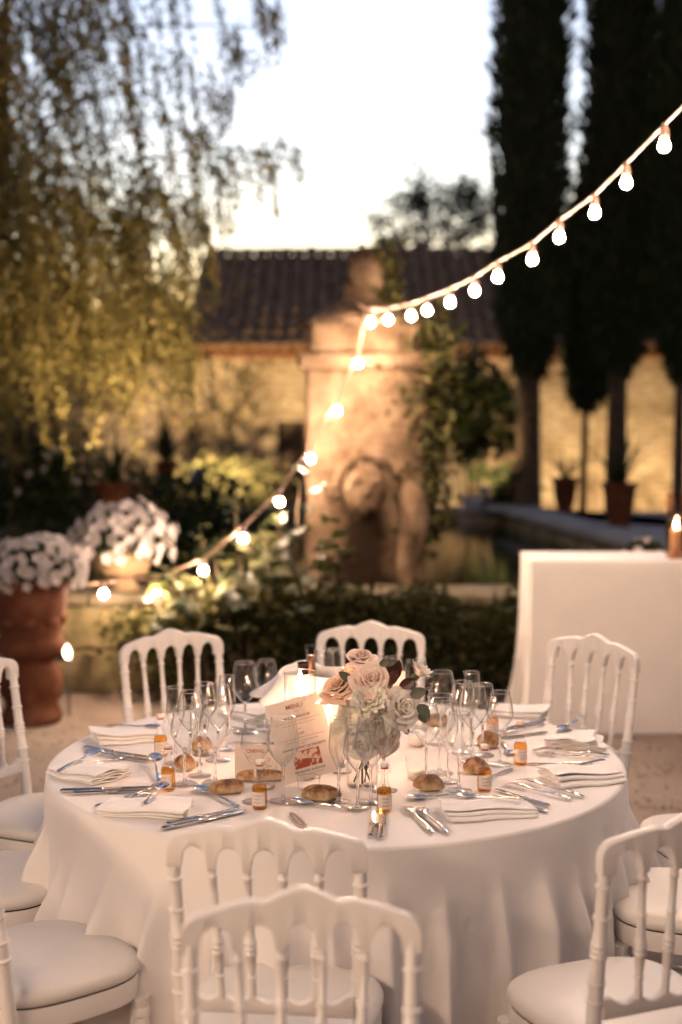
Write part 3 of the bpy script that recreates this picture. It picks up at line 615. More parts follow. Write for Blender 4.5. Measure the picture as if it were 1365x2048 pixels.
# planters with spiky plants
def planter(px, pyb, pyt, hw, Y, z0, label, plant_label, seed, nl=22, ll=.5):
    rr = random.Random(seed); c = ony(px, pyb, Y); zt = ony(px, pyt, Y).z - z0; r = hw
    t = thing('terracotta_planter', label, 'planter', (c.x, Y, z0), 0, 'terracotta planters round the pond'); h = zt
    b = MB(); b.lathe([(r * .72, 0), (r * .76, h * .04), (r * .60, h * .12), (r * .58, h * .2), (r * .78, h * .4), (r * .9, h * .7), (r * .95, h * .88), (r * 1.06, h * .9), (r * 1.08, h), (r * .9, h), (r * .86, h * .9)], 28, capt=False); b.build('body', M['terracotta'], t)
    b = MB(); b.lathe([(0, h * .9), (r * .87, h * .9)], 20, capb=False, capt=False); b.build('soil', M['seam'], t)
    q = thing('spiky_plant', plant_label, 'plant', (c.x, Y, z0 + h * .9), 0, 'spiky plants in the planters')
    for k in range(nl):
        a = rr.uniform(0, 6.28); sp_ = rr.uniform(.08, .75); L = ll * rr.uniform(.7, 1.1); d = Vector((math.cos(a) * math.sin(sp_), math.sin(a) * math.sin(sp_), math.cos(sp_)))
        b = MB(); b.tube([Vector((0, 0, 0)), d * L * .5, d * L + Vector((math.cos(a), math.sin(a), 0)) * .05 * sp_ - Vector((0, 0, .08 * sp_))], [.012, .014, .001], 5, 1, .25); b.build('blade', M['darkleaf'], q)
planter(1238, 1066, 966, .155, onz(1238, 1066, .5).y, .5, 'larger terracotta planter on the terrace before the lit wall', 'tall spiky plant in the larger terrace planter', 1, 26, .62)
planter(1130, 1030, 955, .14, onz(1130, 1030, .5).y, .5, 'smaller terracotta planter on the terrace nearer the fountain', 'narrow spiky plant in the smaller terrace planter', 2, 18, .42)
for (px, pyb, pyt, hw, Y, lab, lab2, ped, sd) in ((332, 972, 922, .095, 8.7, 'small bright orange pot on a dark pedestal by the garden spotlight', 'dark plant growing in the small orange pot', 'dark stone pedestal carrying the small orange pot', 3), (228, 1012, 966, .17, 7.5, 'wide red clay pot half hidden behind the petunias of the pale urn', 'dark grassy plant in the wide red clay pot', 'dark stone pedestal under the wide red clay pot', 4)):
    z0 = ony(px, pyb, Y).z; c = ony(px, pyb, Y); b = MB(); b.cbox((0, 0, z0 / 2), (hw * 1.7, hw * 1.7, z0), .012); o = b.build('stone_pedestal', M['mossy'], None, False); o.location = (c.x, Y, 0); tag(o, ped, 'pedestal')
    planter(px, pyb, pyt, hw, Y, z0, lab, lab2, sd, 24, .5)
# white roses on the dark bush
rr = random.Random(77)
for i, (px, py) in enumerate(((58, 950), (100, 915), (92, 940), (156, 965), (40, 985), (115, 900), (300, 855))):
    q = ony(px, py, 7.95 if px < 200 else 8.3); o = link('white_rose', BLO[i % 3], None, q, (R(70), 0, rr.uniform(-.6, .6))); s = rr.uniform(.04, .065); o.scale = (s, s, s * 1.6)
    tag(o, ['round white rose low on the dark bush', 'white rose high on the dark bush', 'white rose tucked under the highest rose', 'white rose nearest the red clay pot', 'small white rose near the petunias', 'small white rose at the top of the dark bush', 'pale bloom beside the orange pot'][i], 'rose', 'white roses on the dark bush')

# ================================================================== LIGHTS OF THE PLACE
def spot_lamp(name, label, loc, target, power, size=70, blend=.6, col=(1, .66, .34), scale=1.0):
    t = thing(name, label, 'spotlight', loc, 0, 'garden spotlights'); d = (Vector(target) - Vector(loc)).normalized(); q = d.to_track_quat('Z', 'Y')
    s = scale; b = MB(); b.lathe([(.0, -.12 * s), (.03 * s, -.115 * s), (.042 * s, -.06 * s), (.05 * s, 0), (.046 * s, 0), (.043 * s, -.012 * s)], 20, capt=False); o = b.build('housing', M['lampbody'], t); o.rotation_mode = 'QUATERNION'; o.rotation_quaternion = q; o.location = (0, 0, .0)
    b = MB(); b.lathe([(0, -.012 * s), (.043 * s, -.012 * s)], 20, capb=False, capt=False); l = b.build('lens', M['lens'], o, True, False)
    b = MB(); b.tube([(0, 0, -.02), (0, 0, -loc[2] + .005)], .0045, 8); b.build('stake', M['lampbody'], t)
    ld = bpy.data.lights.new('spot_beam', 'SPOT'); ld.energy = power * KE; ld.spot_size = R(size); ld.spot_blend = blend; ld.color = col; ld.shadow_soft_size = .03
    lo = bpy.data.objects.new('spot_beam', ld); COL.objects.link(lo); lo.parent = t; lo.location = d * .03; lo.rotation_mode = 'QUATERNION'; lo.rotation_quaternion = d.to_track_quat('-Z', 'Y')
    return t
M['lampbody'] = plain('lamp_housing', (.12, .13, .17), .5, .4)
a = ony(398, 952, 12.6); spot_lamp('garden_spotlight', 'garden spotlight glaring among the shrubs by the orange pot', (a.x, 12.6, a.z), (a.x + .95, 15.4, 2.0), 1450, 125, .8, scale=1.9)
a = ony(972, 978, 11.2); spot_lamp('garden_spotlight', 'small bright spotlight at the pond edge below the cypress', (a.x, 11.2, a.z), (a.x + .1, 12.9, 1.9), 160, 90, .8, scale=1.0)
a = ony(135, 1306, 3.72); spot_lamp('garden_spotlight', 'little spotlight beside the big terracotta urn, its lens turned to us', (a.x, 3.75, a.z), (a.x + 1.1, 3.35, .62), 30, 80, .8, scale=.95)
spot_lamp('garden_spotlight', 'spotlight hidden low behind the terrace, washing the wall behind the larger planter', (3.5, 14.6, .12), (3.5, 16, 1.1), 210, 140, .9)
spot_lamp('garden_spotlight', 'spotlight hidden low behind the terrace, washing the wall at the picture edge', (5.0, 14.7, .12), (5.0, 16, 1.1), 210, 140, .9)
spot_lamp('garden_spotlight', 'spotlight hidden behind the cypress trunks, washing the wall near the fountain', (1.75, 14.5, .12), (1.7, 16, 1.2), 110, 130, .9)
spot_lamp('tree_spotlight', 'spotlight on the ground behind the dark bush, turned up into the weeping tree', (-2.70, 5.95, .12), (-2.25, 7.0, 4.1), 9500, 90, 1.0)
spot_lamp('tree_spotlight', 'spotlight hidden behind the pale urn, turned up into the hanging branches', (-1.55, 5.9, .40), (-1.65, 7.1, 3.4), 1500, 70, .9)

# ---- festoon lights
bm_ = MB(); bm_.lathe([(.0, -.0385), (.009, -.037), (.0152, -.0318), (.0186, -.0245), (.0193, -.0195), (.0180, -.011), (.0140, -.003), (.0090, .003)], 18); BULB = bm_.mesh('bulb', M['bulb'])
sm_ = MB(); sm_.lathe([(.013, .0), (.016, .004), (.016, .03), (.011, .036), (.011, .052), (.0, .054)], 12); SOCK = sm_.mesh('socket', M['socket'])
def festoon(label, pts, bulbs_at, name='string_lights', mat_r=.0065):
    t = thing(name, label, 'string lights', (0, 0, 0)); b = MB(); b.tube(pts, mat_r, 7); b.build('cable', M['cable'], t)
    for q in bulbs_at:
        s = link('socket', SOCK, t, (q[0], q[1], q[2] - .046)); link('bulb', BULB, s, (0, 0, -.004))
    return t
up = [(742, 645), (777, 640), (823, 632), (855, 621), (901, 605), (950, 582), (996, 554), (1065, 519), (1119, 475), (1190, 426), (1253, 366), (1329, 292)]
off = [18, 19, 20, 21, 22, 23, 24, 25, 27, 28, 30, 33]
ups = [ony(px, py, (8.5 - .345 * i) + CAM.y) + Vector((0, 0, .068)) for i, (px, py) in enumerate(up)]
dv = (ups[-1] - ups[-3]) / 2
ext = []; p = ups[-1].copy(); dd_ = dv.copy()
for k in range(5):
    dd_ = dd_ + Vector((.010, 0, .010)); p = p + dd_ * 1.05; ext.append(p.copy())
knot = ony(733, 618, 4.72)
post_r = ext[-1] + Vector((.25, -.4, .12)); la, lb_ = Vector((-2.5, -1.4, 2.5)), Vector((-1.3, -6.2, 2.6))
def sag(a, b_, n, s): return [a.lerp(b_, k / n) - Vector((0, 0, s * 4 * (k / n) * (1 - k / n))) for k in range(n + 1)]
festoon('string of warm round bulbs rising from the pillar to the upper picture edge', [knot] + ups + ext + [post_r], ups + ext)
side = sag(la, lb_, 24, .22)  # bulb string added out of view as raking key light from the left
festoon('added string of warm bulbs, out of view, lighting the tables from the left', side, side[1:-1])
dn = [(718, 727, 4.52), (675, 822, 4.50), (622, 918, 4.50), (560, 1004, 4.30), (487, 1077, 4.02), (407, 1141, 3.95), (313, 1180, 3.92), (208, 1188, 3.86)]
dns = [ony(q[0], q[1], q[2] + .1) + Vector((0, 0, .068)) for q in dn]
festoon('string of warm bulbs trailing from the pillar down over the fig shrub to the coping', [knot] + dns + [ony(120, 1176, 4.05)], dns)
hk = MB(); hk.tube([knot + Vector((-.09, .1, .06)), knot, knot + Vector((.12, .12, .02))], .007, 6); o = hk.build('cable_tie', M['cable'], None); tag(o, 'loop of cable tying the light strings to the pillar top', 'cable')
for (q, lab) in ((post_r, 'post carrying the end of the long light string behind the viewer'), (la, 'added post, out of view, carrying the left light string beside the table'), (lb_, 'added post, out of view, carrying the left light string behind the viewer')):
    b = MB(); b.tube([(0, 0, 0), (0, 0, q.z + .08)], [.045, .035], 12); o = b.build('light_post', M['bark'], None); o.location = (q.x, q.y, 0); tag(o, lab, 'post')

# ---- old plane trees arching over the tables from behind
def plane_tree(label, base, crown_c, crown_r, n, seed):
    rng = np.random.default_rng(seed); t = thing('plane_tree', label, 'tree', base, 0, 'plane trees over the tables'); bx_, by_, _ = base
    top = Vector(crown_c) - Vector(base); b = MB(); b.tube([(0, 0, 0), (.1, .05, 1.6), (.15, .1, 3.4), (top.x * .2, top.y * .2, 5.0)], [.34, .28, .25, .2], 12); b.build('trunk', M['bark'], t)
    for k in range(9):
        u = rnd_unit(rng, 1)[0]; e = top + Vector((u[0] * crown_r[0] * .7, u[1] * crown_r[1] * .7, u[2] * crown_r[2] * .5)); s = Vector((top.x * .15, top.y * .15, 4.2 + .1 * k)); b = MB(); b.tube([s, s.lerp(e, .5) + Vector((0, 0, .3)), e], [.12, .08, .03], 8); b.build('branch', M['bark'], t)
    u = rnd_unit(rng, n) * (rng.random((n, 1)) ** .33); u = u[u[:, 2] > -.75]; P = u * np.array(crown_r) + np.array(top); m = len(P)
    link('crown', leaf_mesh('crown', P, rnd_unit(rng, m), rng.uniform(.25, .5, m), rng.uniform(.2, .4, m), M['darkleaf'], .1, rng), t)
plane_tree('old plane tree arching over the tables from behind, left of the viewer', (-4.5, -7.5, 0), (-2.5, -4.5, 7.6), (4.6, 5.2, 2.1), 5200, 201)
plane_tree('old plane tree arching over the tables from behind, right of the viewer', (5.2, -6.5, 0), (3.8, -3.0, 7.8), (4.0, 5.0, 2.2), 4200, 202)

# ---- tall hedges added out of view to block low sky behind and beside
for (cx_, cy_, ln, rz_, lab) in ((0, -10.5, 24, 0, 'added tall hedge behind the viewer, out of view, blocking the low sky'), (-10.5, -1, 19, R(90), 'added tall hedge on the left, out of view, blocking the low sky'), (10.5, -1, 19, R(90), 'added tall hedge on the right, out of view, blocking the low sky')):
    t = thing('sky_block_hedge', lab, 'hedge', (cx_, cy_, 0), rz_); rng = np.random.default_rng(300 + int(ln)); n = 5000
    P = np.stack([rng.uniform(-ln / 2, ln / 2, n), rng.choice([-.6, .6], n) + rng.normal(0, .1, n), rng.uniform(.05, 5.0, n)], 1); link('foliage', leaf_mesh('foliage', P, rnd_unit(rng, n), rng.uniform(.2, .4, n), rng.uniform(.12, .25, n), M['darkleaf'], .1, rng), t)
    b = MB(); b.cbox((0, 0, 2.45), (ln, 1.1, 4.9), .2); b.build('dark_core', M['cypcore'], t, False)
# ================================================================== CHAIRS
def sstep(x): x = max(0., min(1., x)); return x * x * (3 - 2 * x)
def rail_loft(name, parent, top, bot, half, th, y_of, n=96, ch=.004, mat='chair'):
    b = MB(); ring = []
    for k in range(n + 1):
        x = -half + 2 * half * k / n; zt, zb = top(x), bot(x); c = min(ch, (zt - zb) * .3); y0 = y_of(x); h = th / 2
        ring.append([(x, y0 - h, zb + c), (x, y0 - h + c, zb), (x, y0 + h - c, zb), (x, y0 + h, zb + c), (x, y0 + h, zt - c), (x, y0 + h - c, zt - c * .25), (x, y0, zt), (x, y0 - h + c, zt - c * .25), (x, y0 - h, zt - c)])
    m = 9; vs = [p for r in ring for p in r]; fs = [(k * m + i, k * m + (i + 1) % m, (k + 1) * m + (i + 1) % m, (k + 1) * m + i) for k in range(n) for i in range(m)]
    fs += [tuple(range(m))[::-1], tuple(n * m + i for i in range(m))]; b.add(vs, fs); return autosmooth(b.build(name, M[mat], parent), 50)
HW = .196
def make_chair():
    t = thing('napoleon_chair', 'chair', 'chair', (0, 0, 0))
    def out(th, sc_, flat=False):
        n = 3.0; c, s = math.cos(th), math.sin(th); x = math.copysign(abs(c) ** (2 / n), c) * .198 * sc_; y = math.copysign(abs(s) ** (2 / n), s) * .200 * sc_
        return x * (1 + .09 * y / .2), y
    def rings(lst, name, mat, n=48, cap=True):
        b = MB(); vs = []
        for sc_, z in lst:
            for i in range(n): x, y = out(2 * PI * i / n, sc_); vs.append((x, y, z))
        fs = [(k * n + i, k * n + (i + 1) % n, (k + 1) * n + (i + 1) % n, (k + 1) * n + i) for k in range(len(lst) - 1) for i in range(n)]
        fs += [tuple(range(n))[::-1], tuple((len(lst) - 1) * n + i for i in range(n))]; b.add(vs, fs); return b.build(name, mat, t)
    cu = rings([(.96, .428), (.995, .430), (1.018, .438), (1.02, .447), (1.0, .457), (.95, .465), (.85, .471), (.65, .476), (.4, .479), (.15, .480)], 'cushion', M['cushion'])
    rings([(.985, .4245), (.985, .4285)], 'seam', M['seam'])
    autosmooth(rings([(.96, .372), (.995, .376), (1.0, .382), (1.0, .418), (.992, .425), (.975, .4255)], 'seat_frame', M['chair']), 50)
    zc = lambda x: .922 - .030 * (abs(x) / HW) ** 2.0 - .006 * (abs(x) / HW) + .011 * math.exp(-(x / .032) ** 2) - .006 * math.exp(-((abs(x) - .062) / .016) ** 2)
    def top(x):
        e = max(0, abs(x) - (HW - .022)) / .022; return zc(x) - .022 * (1 - math.sqrt(max(0, 1 - e * e)))
    pit = .0705; inner = pit * 2.5
    def bot(x):
        a = abs(x)
        if a > inner - .006: return .826
        d = (a + pit / 2) % pit - pit / 2; hwid = .0262
        z = .826 + (0.0 if abs(d) > hwid else .010 + .036 * math.sqrt(max(0, 1 - (d / hwid) ** 2)))
        return min(z, top(x) - .02)
    ytop = lambda x: -.232 + .020 * (1 - (x / HW) ** 2) * -1
    rail_loft('top_rail', t, top, bot, HW, .024, ytop, 150)
    def bot_top(x):
        d = (abs(x) + .031) % .062 - .031; return .572 - .016 * math.cos(d / .031 * PI / 2) ** 1.0 if abs(x) < .155 else .572
    rail_loft('lower_rail', t, bot_top, lambda x: .524 + .006 * math.cos(x / .16 * PI / 2), .168, .020, lambda x: -.204 - .012 * (1 - (x / .168) ** 2), 70)
    # turned uprights (rear leg and back post in one)
    for s in (-1, 1):
        pts, rad = [], []
        zs = [0, .012, .03, .10, .20, .30, .37, .42, .46, .50, .535]
        rs = [.010, .011, .0125, .014, .0155, .0165, .017, .017, .0165, .016, .0158]
        def ringbump(z, r, w=.0045, a=.0035):
            for dz, k in ((-w, 0), (-w * .4, 1), (w * .4, 1), (w, 0)): zs.append(z + dz); rs.append(r + a * k)
        ringbump(.560, .0155); ringbump(.600, .0158)
        for z in (.655, .667, .679): ringbump(z, .0145, .0045, .0032)
        ringbump(.735, .0135); ringbump(.800, .0128)
        zs += [.83, .845]; rs += [.0125, .0125]
        for z, r in zip(zs, rs):
            if z < .42: x, y = .176 - .008 * (1 - z / .42), -.182 - .045 * (1 - z / .42) ** 1.5
            else: q = (z - .42) / .41; x, y = .176 + (.183 - .176) * q, -.182 - .050 * q ** 1.1
            pts.append((s * x, y, z)); rad.append(r)
        b = MB(); b.tube(pts, rad, 14, up=(0, 1, 0)); autosmooth(b.build('back_post', M['chair'], t), 50)
    for k in (-1.5, -.5, .5, 1.5):
        zs, rs = [.560, .580], [.0085, .0085]
        def ringbump(z, r, w=.004, a=.003):
            for dz, q in ((-w, 0), (-w * .4, 1), (w * .4, 1), (w, 0)): zs.append(z + dz); rs.append(r + a * q)
        ringbump(.605, .0075); zs += [.63]; rs += [.0095]
        for z in (.655, .666, .677): ringbump(z, .0105, .004, .0028)
        zs += [.70]; rs += [.0095]; ringbump(.735, .0078); zs += [.78]; rs += [.0075]; ringbump(.812, .0078); zs += [.84]; rs += [.0085]
        x1 = k * pit; x0 = k * .062; pts = []
        for z in zs:
            q = (z - .56) / .28; x = x0 + (x1 - x0) * q; yb = -.212 - .006; yt = ytop(x1); pts.append((x, yb + (yt - yb) * q, z))
        b = MB(); b.tube(pts, rs, 12, up=(0, 1, 0)); autosmooth(b.build('spindle', M['chair'], t), 50)
    for s in (-1, 1):
        prof = [(.010, 0), (.011, .01), (.0125, .05), (.016, .19), (.0155, .20), (.021, .205), (.021, .215), (.016, .22), (.018, .28), (.021, .31), (.016, .325), (.023, .33), (.023, .345), (.018, .35), (.022, .374)]
        b = MB(); b.lathe(prof, 16, (s * .175, .160, 0)); autosmooth(b.build('front_leg', M['chair'], t), 50)
    for s in (-1, 1):
        b = MB(); b.tube([(s * .172, -.195, .19), (s * .174, .0, .19), (s * .175, .158, .19)], [.008, .011, .008], 10); b.build('stretcher', M['chair'], t)
    b = MB(); b.tube([(-.173, -.01, .19), (0, -.01, .19), (.173, -.01, .19)], [.008, .011, .008], 10); b.build('stretcher', M['chair'], t)
    return t
def polar(deg, r): return (r * math.cos(R(deg)), r * math.sin(R(deg)))
CHAIRS = [  # angle round the table, distance of seat centre, extra turn, label
 (-96.0, 1.02, 0, 'white chair pushed to the front of the round table, its back to us'),
 (84, 0.92, 0, 'white chair on the far side of the table, directly behind the roses'),
 (120, 0.90, 3, 'white chair behind the table before the mossy wall and fig shrub'),
 (46, 1.0, -6, 'white chair on the far side of the table in front of the buffet cloth'),
 (157, 0.97, 4, 'white chair at the left picture edge with its cushion and back showing'),
 (193, .98, 0, 'white chair of which only the middle cushion of three shows at the left edge'),
 (228.5, 1.03, -4, 'white chair whose broad cushion fills the lower left corner'),
 (-58.8, 1.16, -9, 'white chair with its back to us in the lower right corner'),
 (-22, 1.0, 0, 'white chair seen through the spindles of the lower right chair'),
 (8, 1.13, 0, 'white chair at the right picture edge, only a sliver of its cushion showing'),
]
ch0 = make_chair()
for i, (a, r, tw, lab) in enumerate(CHAIRS):
    o = ch0 if i == 0 else copy_tree(ch0)
    x, y = polar(a, r); o.location = (x, y, 0); o.rotation_euler = (0, 0, R(a + 90 + tw)); tag(o, lab, 'chair', 'white chairs round the dinner table')
o = copy_tree(ch0); hpos = ony(608, 1790, -1.66); o.location = (hpos.x, -1.66 - .232 - .01, 0); o.rotation_euler = (0, 0, R(180 + 1)); tag(o, 'nearest white chair, a large blurred chair back in front of the table', 'chair', 'white chairs round the dinner table')

# ================================================================== THE ROUND TABLE
TZ = .722; RT = .80
rt_ = thing('round_table', 'round folding table hidden under the long white cloth', 'table', (0, 0, 0))
b = MB(); b.lathe([(.785, .69), (.79, .697), (.79, .711), (.785, .714)], 64); b.build('tabletop', M['bark'], rt_)
for k in range(4):
    a = R(45 + 90 * k); b = MB(); b.tube([(.5 * math.cos(a), .5 * math.sin(a), 0.69), (.55 * math.cos(a), .55 * math.sin(a), 0)], .014, 10); b.build('leg', M['steel'], rt_)
def round_cloth():
    q = random.Random(12); folds = []; a = 0
    while a < 2 * PI - .05:
        folds.append((a, q.uniform(.03, .105), q.uniform(.018, .042), q.uniform(.02, .22), q.uniform(-.08, .08))); a += q.uniform(.085, .21)
    def rr_(th, t):
        s = 0
        for (a0, A, wd, t0, sk) in folds:
            d = (th - a0 - sk * t + PI) % (2 * PI) - PI
            if abs(d) < .4: s += A * math.exp(-(abs(d) / (wd * (1.0 + .5 * t))) ** 1.6) * sstep((t - t0) / .26) * (.55 + .75 * t)
        return RT + .006 + .035 * t + s + .012 * t * math.sin(3 * th + 1)
    N, K = 900, 46; b = MB(); vs = []; fs = []
    tops = [.02, .2, .4, .55, .66, .74, .775, .79]
    for r in tops:
        for i in range(N):
            th = 2 * PI * i / N; vs.append((r * math.cos(th), r * math.sin(th), TZ + .0012 * math.sin(9 * th + 14 * r) * (r / .8) * (1 if r < .77 else .3)))
    for k in range(K + 1):
        t = k / K
        for i in range(N):
            th = 2 * PI * i / N; r = rr_(th, t) - .010 * (1 - min(1, k / 3)) ** 2; z = TZ - .004 - (TZ - .010) * t
            if k == 0: z = TZ - .0015; r = RT + .0005
            if k == 1: z = TZ - .008
            if k >= K - 1: r += .012 * (k - K + 2) * .5
            vs.append((r * math.cos(th), r * math.sin(th), z))
    m = len(tops) + K + 1
    for k in range(m - 1):
        for i in range(N):
            j = (i + 1) % N; fs.append((k * N + i, k * N + j, (k + 1) * N + j, (k + 1) * N + i))
    fs.append(tuple(range(N))[::-1]); b.add(vs, fs); o = b.build('tablecloth', M['cloth'], None)
    tag(o, 'long white cloth falling in folds to the gravel over the round table', 'tablecloth')
round_cloth()

# ================================================================== ON THE TABLE
def tab(px, py, dz=0.0):
    p = onz(px, py, TZ); return Vector((p.x, p.y, TZ + .001 + dz))
# ---- stemware
def glass_kind(kind):
    H, rm, rr_, st, rf = dict(wine=(.205, .0375, .0265, .093, .034), water=(.215, .0425, .031, .090, .036), flute=(.215, .026, .0215, .085, .031))[kind]
    t = thing('wine_glass', 'glass', 'wine glass'); bh = H - st
    bowl = [(.0045, st)]
    for s in np.linspace(.04, 1, 22):
        if s < .38: q = s / .38; r = .0045 + (rm - .0045) * (q ** .80) * (1 - .12 * (1 - q) * q)
        else: q = (s - .38) / .62; r = rm + (rr_ - rm) * (q ** 1.5)
        bowl.append((r, st + bh * s))
    # soften the widest point
    rs = [p[0] for p in bowl]
    for _ in range(2): rs = [rs[0]] + [(rs[i - 1] + 2 * rs[i] + rs[i + 1]) / 4 for i in range(1, len(rs) - 1)] + [rs[-1]]
    b = MB(); b.lathe([(r, p[1]) for r, p in zip(rs, bowl)], 40, capb=False, capt=False); b.lathe([(max(.001, r - .0011), p[1] + .0008) for r, p in zip(rs, bowl)], 40, capb=False, capt=False); bo = b.build('bowl', M['glass'], t)
    b = MB(); b.lathe([(rr_ - .0007, H - .0006), (rr_ + .0007, H - .0006), (rr_ + .0007, H + .0008), (rr_ - .0007, H + .0008), (rr_ - .0007, H - .0006)], 40, capb=False, capt=False); b.build('rim', M['stem'], bo)
    b = MB(); b.lathe([(.009, .0025), (.0055, .008), (.0036, .02), (.0033, st * .6), (.0042, st - .006), (.0065, st + .001), (.004, st + .006), (0, st + .0075)], 20, capb=True); b.build('stem', M['stem'], t)
    b = MB(); b.lathe([(.0, .0018), (rf, .0008), (rf + .0006, .0018), (rf - .001, .0028), (.010, .0046), (0, .006)], 36, capb=False, capt=False); b.build('foot', M['glass'], t)
    return t
GK = {k: glass_kind(k) for k in ('wine', 'water', 'flute')}; gused = set()
GLASSES = [
 (370, 1570, 'wine', 'wine glass standing just beside the front oil bottle of the left cluster'),
 (431, 1567, 'water', 'broad wine glass at the right front of the left cluster, near the bread roll'),
 (400, 1553, 'flute', 'narrow glass between the two front glasses of the left cluster'),
 (382, 1530, 'wine', 'wine glass behind the front one in the left cluster'),
 (437, 1522, 'water', 'broad wine glass at the back of the left cluster'),
 (410, 1510, 'wine', 'wine glass at the very back of the left cluster'),
 (491, 1466, 'water', 'broad wine glass standing alone beside the draped cloth'),
 (534, 1452, 'wine', 'wine glass half hidden behind the draped cloth'),
 (511, 1605, 'wine', 'wine glass in front of the small name card'),
 (567, 1604, 'water', 'broad wine glass in front of the menu card'),
 (678, 1605, 'flute', 'narrow glass just right of the menu card'),
 (716, 1617, 'wine', 'front wine glass of the three before the flower vase'),
 (742, 1606, 'water', 'broad wine glass before the flower vase, beside the oil bottle'),
 (853, 1561, 'wine', 'wine glass behind the ribbed votive and bread roll'),
 (883, 1489, 'water', 'tall broad wine glass at the back of the right cluster'),
 (897, 1565, 'flute', 'narrow glass at the left of the right cluster'),
 (918, 1583, 'wine', 'front wine glass of the right cluster'),
 (925, 1506, 'wine', 'wine glass in the middle row of the right cluster'),
 (946, 1524, 'water', 'broad wine glass in the heart of the right cluster'),
 (943, 1490, 'flute', 'narrow glass at the back of the right cluster'),
 (1000, 1531, 'wine', 'wine glass standing apart on the right, before the small bottle'),
 (832, 1462, 'water', 'broad wine glass behind the pale carnation'),
 (786, 1444, 'wine', 'wine glass behind the dark leaves of the bouquet'),
 (648, 1428, 'wine', 'wine glass far behind the bottles'),
 (668, 1432, 'flute', 'narrow glass far behind the topmost rose'),
 (768, 1582, 'water', 'broad wine glass at the right of the flower vase, behind the near bottle'),
 (880, 1548, 'water', 'broad wine glass between the ribbed votive and the right cluster'),
 (965, 1512, 'wine', 'wine glass at the right end of the middle row of the right cluster'),
 (455, 1500, 'flute', 'narrow glass at the right rear of the left cluster'),
 (352, 1528, 'flute', 'narrow glass at the left rear of the left cluster'),
]
for i, (px, py, k, lab) in enumerate(GLASSES):
    o = copy_tree(GK[k]) if k in gused else GK[k]; gused.add(k); o.location = tab(px, py); o.rotation_euler = (0, 0, i * .7); tag(o, lab, 'wine glass', 'stemware on the dinner table')

# ---- little swing-top bottles
M['amber'] = thin('amber_oil', (.93, .62, .24), .35, .03); M['paper'] = mottled('paper_label', (.74, .66, .60), (.80, .73, .68), 40, .8, 0, .05, .0005)
M['ink'] = plain('grey_ink', (.30, .24, .22), .8); M['red'] = plain('red_gasket', (.45, .06, .04), .5); M['porcelain'] = plain('porcelain_stopper', (.82, .76, .70), .3)
def squiggle(w, h, n, seed, th):
    q = random.Random(seed); b = MB(); pts = []
    for k in range(n): pts.append((-w / 2 + w * k / (n - 1), h * (q.uniform(.2, .5) if k % 2 else -q.uniform(.1, .5))))
    for (p0, p1) in zip(pts[:-1], pts[1:]):
        d = Vector((p1[0] - p0[0], p1[1] - p0[1], 0)).normalized(); nx, ny = -d.y * th / 2, d.x * th / 2
        b.add([(p0[0] + nx, p0[1] + ny, 0), (p1[0] + nx, p1[1] + ny, 0), (p1[0] - nx, p1[1] - ny, 0), (p0[0] - nx, p0[1] - ny, 0)], [(0, 1, 2, 3)])
    return b
def make_bottle():
    t = thing('oil_bottle', 'bottle', 'bottle'); r = .0175
    b = MB(); b.lathe([(0, .001), (r - .002, .0), (r, .003), (r, .05), (r - .003, .058), (.0095, .068), (.0078, .078), (.0078, .092), (.0095, .095), (.0095, .099), (.007, .1)], 24, capb=False, capt=False); b.build('bottle_glass', M['glass'], t)
    b = MB(); b.lathe([(0, .003), (r - .002, .003), (r - .0012, .006), (r - .0012, .049), (r - .0035, .055), (0, .0552)], 20, capb=False, capt=False); b.build('oil', M['amber'], t)
    b = MB(); b.lathe([(.0085, .1), (.0095, .1012), (.0085, .1035)], 16); b.build('gasket', M['red'], t)
    b = MB(); b.lathe([(.008, .1035), (.0098, .105), (.0098, .111), (.0085, .1135), (0, .1145)], 18); b.build('stopper', M['porcelain'], t)
    b = MB(); b.tube([(.0105, 0, .094), (.0135, 0, .088), (.0145, .0, .098), (.012, 0, .108), (0, 0, .112), (-.012, 0, .108), (-.0145, 0, .098), (-.0135, 0, .088), (-.0105, 0, .094)], .0007, 5, up=(0, 1, 0)); b.build('wire', M['steel'], t)
    b = MB(); b.grid(lambda u, v: ((r + .0004) * math.sin((u - .5) * 2.2), -(r + .0004) * math.cos((u - .5) * 2.2), .011 + .031 * v), 12, 2); lb = b.build('label', M['paper'], t, True, False)
    for k in range(3):
        s = squiggle(.017, .004, 17, k + 3, .0006); s.v = [((r + .0008) * math.sin(x / r), -(r + .0008) * math.cos(x / r), .034 - .008 * k + y) for x, y, z in s.v]; s.build('script_line', M['ink'], lb, False, False)
    return t
B0 = make_bottle()
BOT = [(322, 1514, 20, 'small amber oil bottle by the folded napkin at the left, behind its neighbour'), (337, 1581, -30, 'small amber oil bottle in front of the left glass cluster, labelled side turned'), (520, 1618, -18, 'small amber oil bottle in front of the name card, above the fork'), (769, 1624, 10, 'small amber oil bottle nearest us, above the two knives'), (969, 1583, 8, 'small amber oil bottle in front of a bread roll at the right cluster'), (1041, 1529, 14, 'small amber oil bottle furthest right, by the knife blade'), (985, 1476, 0, 'small amber oil bottle seen through the glass standing apart')]
for i, (px, py, rz, lab) in enumerate(BOT):
    o = copy_tree(B0) if i else B0; o.location = tab(px, py); o.rotation_euler = (0, 0, R(rz)); o.scale = (1.08,) * 3; tag(o, lab, 'bottle', 'oil bottles at the place settings')

